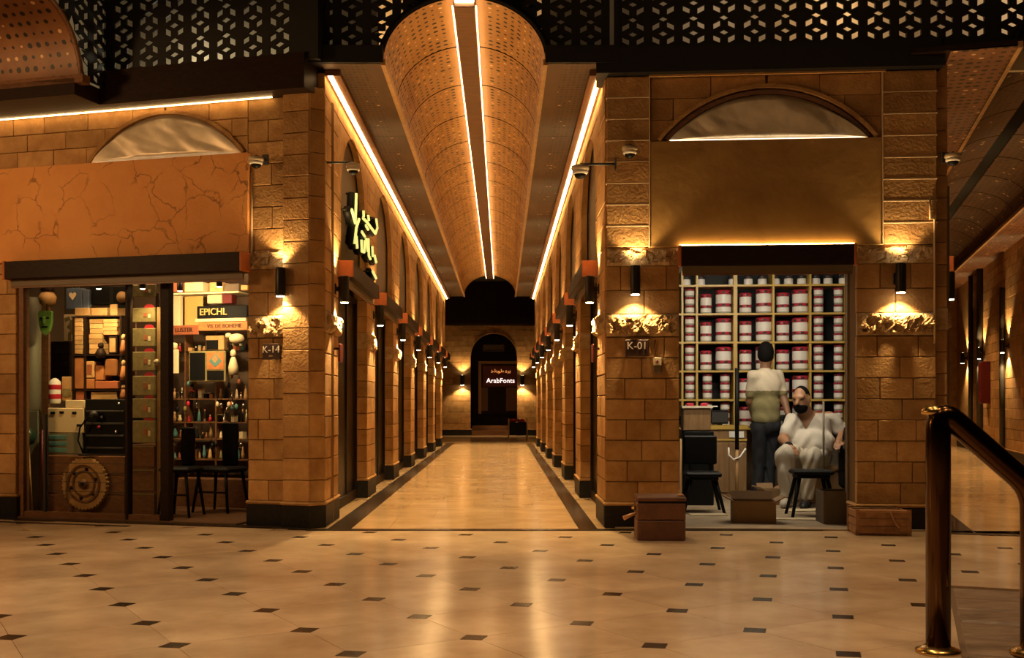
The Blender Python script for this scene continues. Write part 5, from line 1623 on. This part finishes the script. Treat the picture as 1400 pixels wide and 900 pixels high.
# trinket shelves with countless small ornaments, each its own
u0, u1, z0, z1 = lrect(233, 456, 338, 640, GD+.04)
t = thing('trinket_shelf', 'open shelf of small trinkets covering the back wall of the left shop', 'shelf', LF, ((u0+u1)/2, GD+.04, .014))
w = u1-u0
for px in (253, 295):
    x = LF.u(px, GD+.04)-(u0+u1)/2
    MB().box(x-.008, x+.008, 0, .14, .3, lp(290, 456, GD)[1]).build('upright', 'wood_mid', t)
SHY = [(480, 0), (545, 1), (577, 2), (600, 3), (628, 4)]
for (py, q) in SHY:
    z = lp(285, py, GD+.04)[1]-.014
    MB().box(-w/2, w/2, 0, .14, z-.012, z).build('shelf_board', 'wood_mid' if q else 'wood_dark', t)
rs = random.Random(12)
cols = ['c_orange', 'c_redbrown', 'c_tan', 'c_cream', 'c_olive', 'chrome', 'black', 'red', 'c_teal', 'c_orange', 'c_tan', 'c_redbrown', 'chrome', 'black', 'black']
cn = {'c_orange': 'orange', 'c_redbrown': 'red-brown', 'c_tan': 'tan', 'c_cream': 'cream', 'c_olive': 'olive', 'chrome': 'shiny metal', 'black': 'black', 'red': 'red', 'c_teal': 'teal'}
rown = ['top', 'second', 'third', 'fourth', 'lowest']
for (py, q) in SHY:
    px = 236.0
    z = lp(285, py, GD+.04)[1]
    while px < 335:
        wd = rs.uniform(3.6, 7.6); hh = rs.uniform(.06, .15) if q else rs.uniform(.05, .11)
        m = rs.choice(cols); kind = rs.randint(0, 3)
        u = LF.u(px+wd/2, GD+.09)
        if not (abs(px+wd/2-253) < 4 or abs(px+wd/2-295) < 4):
            nm = ('vase', 'figurine', 'small_box', 'bell')[kind]
            o = thing('trinket_' + nm, 'small %s %s on the %s trinket shelf of the left shop' % (cn[m], nm.replace('_', ' '), rown[q]), nm.split('_')[-1], LF, (u, GD+.09, z), rs.uniform(-.5, .5), '%s %ss on the %s trinket shelf' % (cn[m], nm.split('_')[-1], rown[q]))
            r_ = wd/290
            if kind == 0:
                MB().lathe([(r_*.6, 0), (r_, hh*.35), (r_*.45, hh*.75), (r_*.6, hh)], 10).build('vessel', m, o)
                MB().lathe([(r_*.62, hh), (r_*.66, hh*1.02), (r_*.5, hh*1.05)], 10).build('rim', rs.choice(cols), o)
            elif kind == 1:
                MB().lathe([(r_*.8, 0), (r_*.7, hh*.5), (r_*.35, hh*.68)], 10).build('body', m, o)
                MB().lathe([(r_*.2, hh*.66), (r_*.5, hh*.78), (r_*.45, hh*.92), (r_*.1, hh)], 10).build('head', rs.choice(['c_tan', 'c_cream', 'c_orange']), o)
            elif kind == 2:
                MB().cbox(-r_, r_, -.03, .03, 0, hh*.7, .004).build('case', m, o)
                MB().cbox(-r_*1.05, r_*1.05, -.032, .032, hh*.7, hh*.82, .004).build('lid', rs.choice(cols), o)
            else:
                MB().lathe([(r_, 0), (r_*.85, hh*.2), (r_*.5, hh*.7), (r_*.1, hh*.85)], 10).build('cup', m, o)
                MB().lathe([(r_*.1, hh*.84), (r_*.22, hh*.9), (r_*.1, hh)], 8).build('knob', 'brass', o)
        px += wd + rs.uniform(.4, 1.6)
# hanging small things between shelves
for k in range(26):
    px, py = rs.uniform(238, 333), rs.choice([rs.uniform(512, 526), rs.uniform(551, 560), rs.uniform(606, 612)])
    u, z = lp(px, py, GD-.02)
    m = rs.choice(cols)
    o = thing('key_charm', 'small %s charm hanging under the trinket shelves' % cn[m], 'charm', LF, (u, GD-.02, z), 0, '%s hanging charms' % cn[m])
    MB().lathe([(.004, -.035), (.018, -.02), (.016, .01), (.004, .025)], 8).build('drop', m, o)
    MB().cyl((0, 0, .02), .003, .05, 5).build('cord', 'black', o)
# table and two black chairs
t, w, h = lbox('low_table', 'brown low bench under the trinket shelf', 'bench', 240, 655, 338, 690, GD-.2, .2, 'wood_mid', floor_=True)
def bar_chair(px, py, d, sw, back, label, rz):
    u, z = lp(px, py, d)
    t = thing('bar_chair', label, 'chair', LF, (u, d, .014), R(rz))
    MB().cbox(-sw/2, sw/2, -.17, .17, z-.05, z, .02).build('seat', 'black', t)
    for sx in (-1, 1):
        for sy in (-1, 1):
            MB().tube([(sx*(sw/2-.05), sy*.13, z-.04), (sx*(sw/2+.0), sy*.17, 0)], [.017, .013], 8).build('leg', 'black', t)
    MB().cbox(-sw*.22, sw*.22, .13, .17, z, z+back, .012).build('backrest', 'black', t)
    MB().tube([(-sw/2+.03, -.15, z*.45), (sw/2-.03, -.15, z*.45)], .010, 6).build('foot_rail', 'black', t)
    return t
bar_chair(248, 640, .50, .30, .36, 'black chair with slim back next to the shop post', 8)
bar_chair(302, 640, .98, .40, .42, 'black chair with slim back in the middle of the left shop', -6)
# ================================================================ PEOPLE
def smin(a, b, k):
    h = np.clip(.5+.5*(b-a)/k, 0, 1)
    return b*(1-h) + a*h - k*h*(1-h)

def surface(prims, res, k=.03, post=None, pad=.05):
    """smooth union of round cones and ellipsoids -> vertices, quads (surface nets)"""
    lo, hi = np.full(3, 1e9), np.full(3, -1e9)
    bbs = []
    for p in prims:
        if p[0] == 'c':
            a, b = np.array(p[1]), np.array(p[2]); r = max(p[3], p[4])
            l, h = np.minimum(a, b)-r, np.maximum(a, b)+r
        else:
            c = np.array(p[1]); r = max(p[2]); l, h = c-r, c+r
        bbs.append((l, h)); lo = np.minimum(lo, l); hi = np.maximum(hi, h)
    lo = lo-pad; hi = hi+pad
    n = np.ceil((hi-lo)/res).astype(int)+1
    D = np.full(n, .2, dtype=np.float32)
    ax = [lo[i]+res*np.arange(n[i]) for i in range(3)]
    for p, (l, h) in zip(prims, bbs):
        kk = p[-1] if isinstance(p[-1], tuple) and p[-1][0] == 'k' else None
        ks = kk[1] if kk else k
        m = ks+.05
        i0 = np.maximum(0, np.floor((l-m-lo)/res).astype(int)); i1 = np.minimum(n, np.ceil((h+m-lo)/res).astype(int)+1)
        X, Y, Z = np.meshgrid(*[ax[i][i0[i]:i1[i]] for i in range(3)], indexing='ij')
        P = np.stack([X, Y, Z], -1)
        if p[0] == 'c':
            a, b = np.array(p[1]), np.array(p[2]); ab = b-a
            t = np.clip(((P-a)@ab)/max(1e-9, ab@ab), 0, 1)
            d = np.linalg.norm(P-a-t[..., None]*ab, axis=-1) - (p[3]+(p[4]-p[3])*t)
        else:
            q = P-np.array(p[1])
            if p[3] is not None: q = q@np.array(p[3]).T      # rows are local axes
            r = np.array(p[2])
            k0 = np.linalg.norm(q/r, axis=-1); k1 = np.linalg.norm(q/(r*r), axis=-1)
            d = k0*(k0-1)/np.maximum(k1, 1e-6)
        sl = tuple(slice(i0[i], i1[i]) for i in range(3))
        D[sl] = smin(D[sl], d, ks)
    if post is not None:
        X, Y, Z = np.meshgrid(*ax, indexing='ij')
        D = post(D, X, Y, Z)
    S = D < 0
    nx, ny, nz = n
    c = [S[i:nx-1+i, j:ny-1+j, l:nz-1+l] for i in (0, 1) for j in (0, 1) for l in (0, 1)]
    cnt = sum(x.astype(np.int8) for x in c)
    act = (cnt > 0) & (cnt < 8)
    idx = -np.ones(act.shape, dtype=np.int64); ids = np.argwhere(act); idx[act] = np.arange(len(ids))
    acc = np.zeros((len(ids), 3)); num = np.zeros(len(ids))
    corners = [(i, j, l) for i in (0, 1) for j in (0, 1) for l in (0, 1)]
    for a in corners:
        for d in range(3):
            if a[d]: continue
            b = list(a); b[d] = 1
            va = D[ids[:, 0]+a[0], ids[:, 1]+a[1], ids[:, 2]+a[2]]; vb = D[ids[:, 0]+b[0], ids[:, 1]+b[1], ids[:, 2]+b[2]]
            m = (va < 0) != (vb < 0)
            t = np.where(m, va/np.where(m, va-vb, 1), 0)
            pos = np.array(a, float)[None, :].repeat(len(ids), 0); pos[:, d] = t
            acc[m] += pos[m]; num[m] += 1
    V = lo + (ids + acc/num[:, None])*res
    Q = []
    for d in range(3):
        e, f = (d+1) % 3, (d+2) % 3
        sl0 = [slice(1, n[i]-1) for i in range(3)]; sl1 = list(sl0); sl0[d] = slice(0, n[d]-1); sl1[d] = slice(1, n[d])
        A, B = S[tuple(sl0)], S[tuple(sl1)]
        for flip, M in ((False, A & ~B), (True, ~A & B)):
            w = np.argwhere(M)
            off = np.array([0 if i == d else 1 for i in range(3)]); g = w+off
            def cell(de, df):
                h = g.copy(); h[:, e] -= de; h[:, f] -= df
                return idx[h[:, 0], h[:, 1], h[:, 2]]
            q = np.stack([cell(1, 1), cell(0, 1), cell(0, 0), cell(1, 0)], -1)
            Q.append(q[:, ::-1] if flip else q)
    return V, np.concatenate(Q)

def person_mesh(name, prims, m, parent, res, k=.03, post=None):
    V, Q = surface(prims, res, k, post)
    V = V - np.array(parent.location)
    me = bpy.data.meshes.new(name)
    me.from_pydata([tuple(v) for v in V], [], [tuple(int(i) for i in q) for q in Q if min(q) >= 0])
    me.polygons.foreach_set('use_smooth', [True]*len(me.polygons))
    return obj(name, me, m, parent)
V3 = lambda p: np.array(p, float)
def cone(a, b, r0, r1): return ('c', V3(a), V3(b), r0, r1)
def ell(c, r, axes=None): return ('e', V3(c), r, axes)
def basis(f):
    f = V3(f); f = f/np.linalg.norm(f); up = np.array([0, 0, 1.0])
    s = np.cross(f, up); s /= np.linalg.norm(s)
    return np.stack([s, f, np.cross(s, f)])     # side, forward, up
def hand_prims(w, d, side, curl, sc=1.0):
    """palm, four unequal bent fingers, thumb from the side of the palm"""
    w, d, side, curl = V3(w), V3(d), V3(side), V3(curl)
    d /= np.linalg.norm(d); side /= np.linalg.norm(side); curl /= np.linalg.norm(curl)
    P = [('c', w, w+d*.05*sc, .026, .030)]
    for i, L in enumerate((.062, .072, .068, .052)):
        r = w + d*.065*sc + side*(i-1.5)*.020*sc
        k1 = r + (d*.85+curl*.35)*L*.5*sc; k2 = k1 + (d*.45+curl*.85)*L*.5*sc
        P += [('c', r-d*.02, k1, .0105, .0098), ('c', k1, k2, .0098, .0085)]
    r = w + d*.022*sc - side*.03*sc; k1 = r + (d*.7-side*.7)*.034*sc; k2 = k1 + (d*.95+curl*.3)*.03*sc
    P += [('c', r, k1, .0125, .0115), ('c', k1, k2, .0115, .0095)]
    return [p + (('k', .008),) for p in P]

mat('skin_dark', (.20, .095, .05), .5)
mat('skin_tan', (.33, .165, .085), .5)
mat('hair_black', (.006, .005, .0045), .8, spec=.08)
mat('shirt_two', (.55, .47, .35), .85, bump=.3, bscale=60)
mat('shirt_low', (.20, .17, .075), .85, bump=.3, bscale=60)
mat('jeans', (.006, .007, .011), .8, bump=.3, bscale=60)
mat('white_tee', (.56, .51, .43), .85, bump=.2, bscale=60)
mat('white_trousers', (.48, .42, .33), .85, bump=.2, bscale=60)
mat('shoe_dark', (.015, .013, .012), .5)
mat('shoe_pale', (.45, .40, .33), .6)
mat('denim_belt', (.03, .018, .01), .5)
def folds(amp, fz, fx, seed=0.0):
    def f(D, X, Y, Z):
        return D + amp*np.sin(Z*fz + 5*np.sin(X*fx+seed) + 3*np.sin(Y*9+seed))*.6 + amp*.5*np.sin(X*fx*2.3+Z*17+seed)
    return f
# ---- standing man, back to the plaza
def standing_man():
    Y0 = 12.0
    W_ = lambda px, py, dy=0.0: V3(wpt(px, py, Y0+dy))
    f = np.array([.34, .94, 0]); B = basis(f); s = B[0]
    root = empty('person', None, ((1045-CX)*Y0/F, Y0, .012))
    tag(root, 'standing man seen from behind, two-tone short-sleeved shirt and dark jeans', 'person')
    H = W_(1047, 485); nb = W_(1046, 507)
    sl, sr = W_(1030, 515, -.02), W_(1063, 514, .03)
    el, wl_ = W_(1025, 549, .06), W_(1032, 577, .20)
    er, wr_ = W_(1073, 550, -.05), W_(1081, 579, -.22)
    ch, be, pe = W_(1046, 527), W_(1047, 556), W_(1048, 583)
    hl, hr = W_(1039, 588), W_(1057, 588, .02)
    kl, kr = W_(1038, 636, .03), W_(1053, 636, .05)
    al, ar = W_(1034, 675, -.02), W_(1050, 675, .0)
    rd = (wr_-er)
    body = [ell(H+[0, 0, .015], (.080, .100, .116), B), ell(H+f*.03+[0, 0, -.06], (.056, .066, .062), B), cone(H+[0, 0, -.05], nb+[0, 0, -.02], .054, .060),
            cone(H+f*.09+[0, 0, .0], H+f*.112+[0, 0, -.025], .012, .015) , ell(H+s*.076+[0, 0, -.012], (.012, .022, .032), B), ell(H-s*.076+[0, 0, -.012], (.012, .022, .032), B),
            ell(ch, (.155, .095, .17), B), ell(be, (.135, .10, .15), B), ell(pe, (.145, .10, .11), B), cone(sl, sr, .055, .055),
            cone(sl, el, .047, .040), cone(el, wl_, .039, .026), cone(sr, er, .047, .040), cone(er, wr_, .039, .026),
            cone(hl, kl, .078, .052), cone(kl, al, .050, .036), cone(hr, kr, .078, .052), cone(kr, ar, .050, .036),
            cone(al, al+f*.14+[0, 0, -.05], .034, .026), cone(ar, ar+f*.14+[0, 0, -.05], .034, .026)]
    body += hand_prims(wr_, rd, np.cross(rd, [0, 1, 0]), [-.3, .2, -.6]) + hand_prims(wl_, wl_-el, s, [0, 0, -1])
    person_mesh('body', body, 'skin_dark', root, .0075, .028)
    # hair: skull cap running down to the nape
    def cut(D, X, Y, Z):
        fr_ = (X-H[0])*f[0]+(Y-H[1])*f[1]
        return np.maximum(D, np.maximum(-(Z-(H[2]-.062+np.clip(fr_, -.02, 1)*1.3)), fr_-.075))
    person_mesh('hair', [ell(H+[0, 0, .02]-f*.004, (.088, .108, .125), B)], 'hair_black', root, .008, .01, cut)
    zm, zh = W_(1047, 535)[2], W_(1047, 578)[2]
    shirt = [ell(ch, (.178, .118, .19), B), ell(be, (.158, .125, .16), B), ell(be+[0, 0, -.12], (.158, .128, .12), B), cone(sl, sr, .066, .066),
             cone(nb+[0, 0, -.05], nb+[0, 0, .0], .085, .066), cone(sl, lerp(sl, el, .70), .064, .060), cone(sr, lerp(sr, er, .62), .064, .060)]
    fo = folds(.005, 38, 13)
    def post(D, X, Y, Z):
        D = fo(D, X, Y, Z); side = np.abs((X-ch[0])*s[0]+(Y-ch[1])*s[1])
        return np.maximum(D, np.maximum(zh-Z, Z-(nb[2]+.012)))
    o = person_mesh('shirt', shirt, 'shirt_two', root, .009, .03, post)
    o.data.materials.append(MATS['shirt_low'])
    zl = zm - root.location.z
    for p in o.data.polygons:
        if p.center.z < zl: p.material_index = 1
    person_mesh('collar', [cone(nb+[0, 0, -.01], nb+[0, 0, .014], .068, .062)], 'shirt_two', root, .008, .01, lambda D, X, Y, Z: np.maximum(D, np.maximum(Z-(nb[2]+.03), nb[2]-.02-Z)))
    zw = zh+.02
    tr = [ell(pe, (.163, .118, .12), B), cone(hl, kl, .093, .066), cone(kl, al+[0, 0, -.02], .064, .055), cone(hr, kr, .093, .066), cone(kr, ar+[0, 0, -.02], .064, .055)]
    fo2 = folds(.006, 30, 21, 2.0)
    person_mesh('trousers', tr, 'jeans', root, .010, .03, lambda D, X, Y, Z: np.maximum(fo2(D, X, Y, Z), np.maximum(Z-zw, .05-Z)))
    for a in (al, ar):
        person_mesh('shoe', [cone(a+[0, 0, -.03]-f*.03, a+f*.10+[0, 0, -.045], .045, .040), cone(a+f*.10+[0, 0, -.045], a+f*.17+[0, 0, -.05], .040, .030)], 'shoe_dark', root, .009, .02, lambda D, X, Y, Z: np.maximum(D, .013-Z))
standing_man()
# ---- seated man facing the other man
def seated_man():
    W_ = lambda px, py, Y: V3(wpt(px, py, Y))
    f = np.array([-.40, -.917, 0]); B = basis(f); s = B[0]
    root = empty('person', None, ((1105-CX)*11.2/F, 11.2, .012))
    tag(root, 'bearded man in white tee and pale trousers sitting in the jar shop', 'person')
    H = W_(1096, 546, 11.26); hf = np.array([-.62, -.77, -.12]); hf /= np.linalg.norm(hf); HB = basis(hf); hs, hu = HB[0], HB[2]
    nb = W_(1102, 568, 11.36)
    ch, be, pe = W_(1107, 585, 11.40), W_(1107, 606, 11.32), W_(1108, 624, 11.38)
    sr, sl = W_(1085, 577, 11.34), W_(1133, 572, 11.44)
    er, wr_ = W_(1071, 601, 11.22), W_(1079, 611, 11.02)
    el, wl_ = W_(1153, 592, 11.42), W_(1147, 604, 11.18)
    hr, hl = W_(1094, 625, 11.28), W_(1119, 626, 11.28)
    kr, kl = W_(1073, 622, 10.98), W_(1109, 626, 10.90)
    ar, al = W_(1075, 681, 11.02), W_(1102, 684, 10.98)
    body = [ell(H+hu*.015, (.080, .100, .118), HB), ell(H+hf*.028-hu*.062, (.066, .072, .066), HB), cone(H-hu*.06-hf*.015, nb, .066, .078),
            cone(H+hf*.094+hu*.008, H+hf*.124-hu*.030, .011, .018), cone(H+hf*.085+hs*.045+hu*.032, H+hf*.085-hs*.045+hu*.032, .016, .016),
            ell(H+hs*.083-hu*.012, (.012, .022, .034), HB), ell(H-hs*.083-hu*.012, (.012, .022, .034), HB),
            ell(ch, (.20, .14, .18), B), ell(be, (.22, .19, .15), B), ell(pe, (.20, .16, .10), B), cone(sr, sl, .07, .07),
            cone(sr, er, .062, .052), cone(er, wr_, .050, .034), cone(sl, el, .062, .052), cone(el, wl_, .050, .034),
            cone(hr, kr, .10, .075), cone(kr, ar, .068, .042), cone(hl, kl, .10, .075), cone(kl, al, .068, .042),
            cone(ar, ar+f*.15+[0, 0, -.055], .038, .028), cone(al, al+f*.15+[0, 0, -.055], .038, .028)]
    body += hand_prims(wr_, [.35, -.6, -.25], [.8, .4, 0], [0, -.2, -1]) + hand_prims(wl_, wl_-el+V3([-.02, -.05, -.03]), [-.7, .6, 0], [-.3, 0, -1])
    person_mesh('body', body, 'skin_tan', root, .0075, .026)
    def cut(D, X, Y, Z):
        P = np.stack([X-H[0], Y-H[1], Z-H[2]], -1); fo_ = P@hf; uo = P@hu
        return np.maximum(D, np.maximum(-(uo-.045+np.clip(-fo_, 0, 1)*1.0-.01), fo_-.045))
    person_mesh('hair', [ell(H+hu*.018, (.084, .104, .122), HB)], 'hair_black', root, .008, .01, cut)
    def bcut(D, X, Y, Z):
        P = np.stack([X-H[0], Y-H[1], Z-H[2]], -1); fo_ = P@hf; uo = P@hu
        return np.maximum(D, np.maximum(uo+.042-np.clip(.05-fo_, 0, .08)*.6, -.02-fo_))
    person_mesh('beard', [ell(H+hf*.032-hu*.078, (.071, .076, .068), HB)], 'hair_black', root, .007, .01, bcut)
    person_mesh('moustache', [cone(H+hf*.108-hu*.050, H+hf*.092-hu*.062+hs*.034, .011, .008), cone(H+hf*.108-hu*.050, H+hf*.092-hu*.062-hs*.034, .011, .008)], 'hair_black', root, .005, .008)
    for q in (-1, 1):
        person_mesh('eye', [ell(H+hf*.093+hs*.034*q+hu*.012, (.015, .006, .008), HB)], 'hair_black', root, .004, .003)
        person_mesh('eyebrow', [cone(H+hf*.099+hs*.018*q+hu*.036, H+hf*.088+hs*.05*q+hu*.036, .006, .005)], 'hair_black', root, .005, .003)
    tee = [ell(ch, (.222, .165, .20), B), ell(be, (.245, .215, .165), B), ell(be+[0, 0, -.05], (.24, .20, .13), B), cone(sr, sl, .085, .085),
           cone(nb+[0, 0, -.07], nb+[0, 0, -.02], .115, .09), cone(sr, lerp(sr, er, .62), .082, .078), cone(sl, lerp(sl, el, .68), .082, .080)]
    fo = folds(.013, 34, 11, 1.0)
    vtip = V3(wpt(1094, 585, 11.2))
    zt = pe[2]-.04
    def post(D, X, Y, Z):
        D = fo(D, X, Y, Z)
        # v-neck: carve a wedge at the throat
        P = np.stack([X-nb[0], Y-nb[1], Z-nb[2]], -1); so = np.abs(P@s + .015); fo_ = P@f
        v = np.maximum(so-(Z-(nb[2]-.15))*.55, -(fo_-.02))
        return np.maximum(np.maximum(D, -v), np.maximum(zt-Z, Z-(nb[2]+.02)))
    person_mesh('tee_shirt', tee, 'white_tee', root, .009, .03, post)
    tr = [ell(pe, (.222, .18, .115), B), cone(hr, kr, .118, .096), cone(kr, ar+[0, 0, -.0], .090, .068), cone(hl, kl, .118, .096), cone(kl, al+[0, 0, .0], .090, .066)]
    fo2 = folds(.013, 28, 19, 2.0)
    person_mesh('trousers', tr, 'white_trousers', root, .010, .03, lambda D, X, Y, Z: np.maximum(fo2(D, X, Y, Z), np.maximum(Z-(pe[2]+.16), .09-Z)))
    for a, m in ((ar, 'shoe_pale'), (al, 'shoe_dark')):
        person_mesh('shoe', [cone(a+[0, 0, -.035]-f*.04, a+f*.10+[0, 0, -.045], .050, .046), cone(a+f*.10+[0, 0, -.045], a+f*.18+[0, 0, -.055], .046, .034)], m, root, .009, .02, lambda D, X, Y, Z: np.maximum(D, .013-Z))
    w = lerp(er, wr_, .88)
    person_mesh('wrist_watch', [cone(w, w+(wr_-er)*.06, .044, .043)], 'black', root, .008, .01)
seated_man()
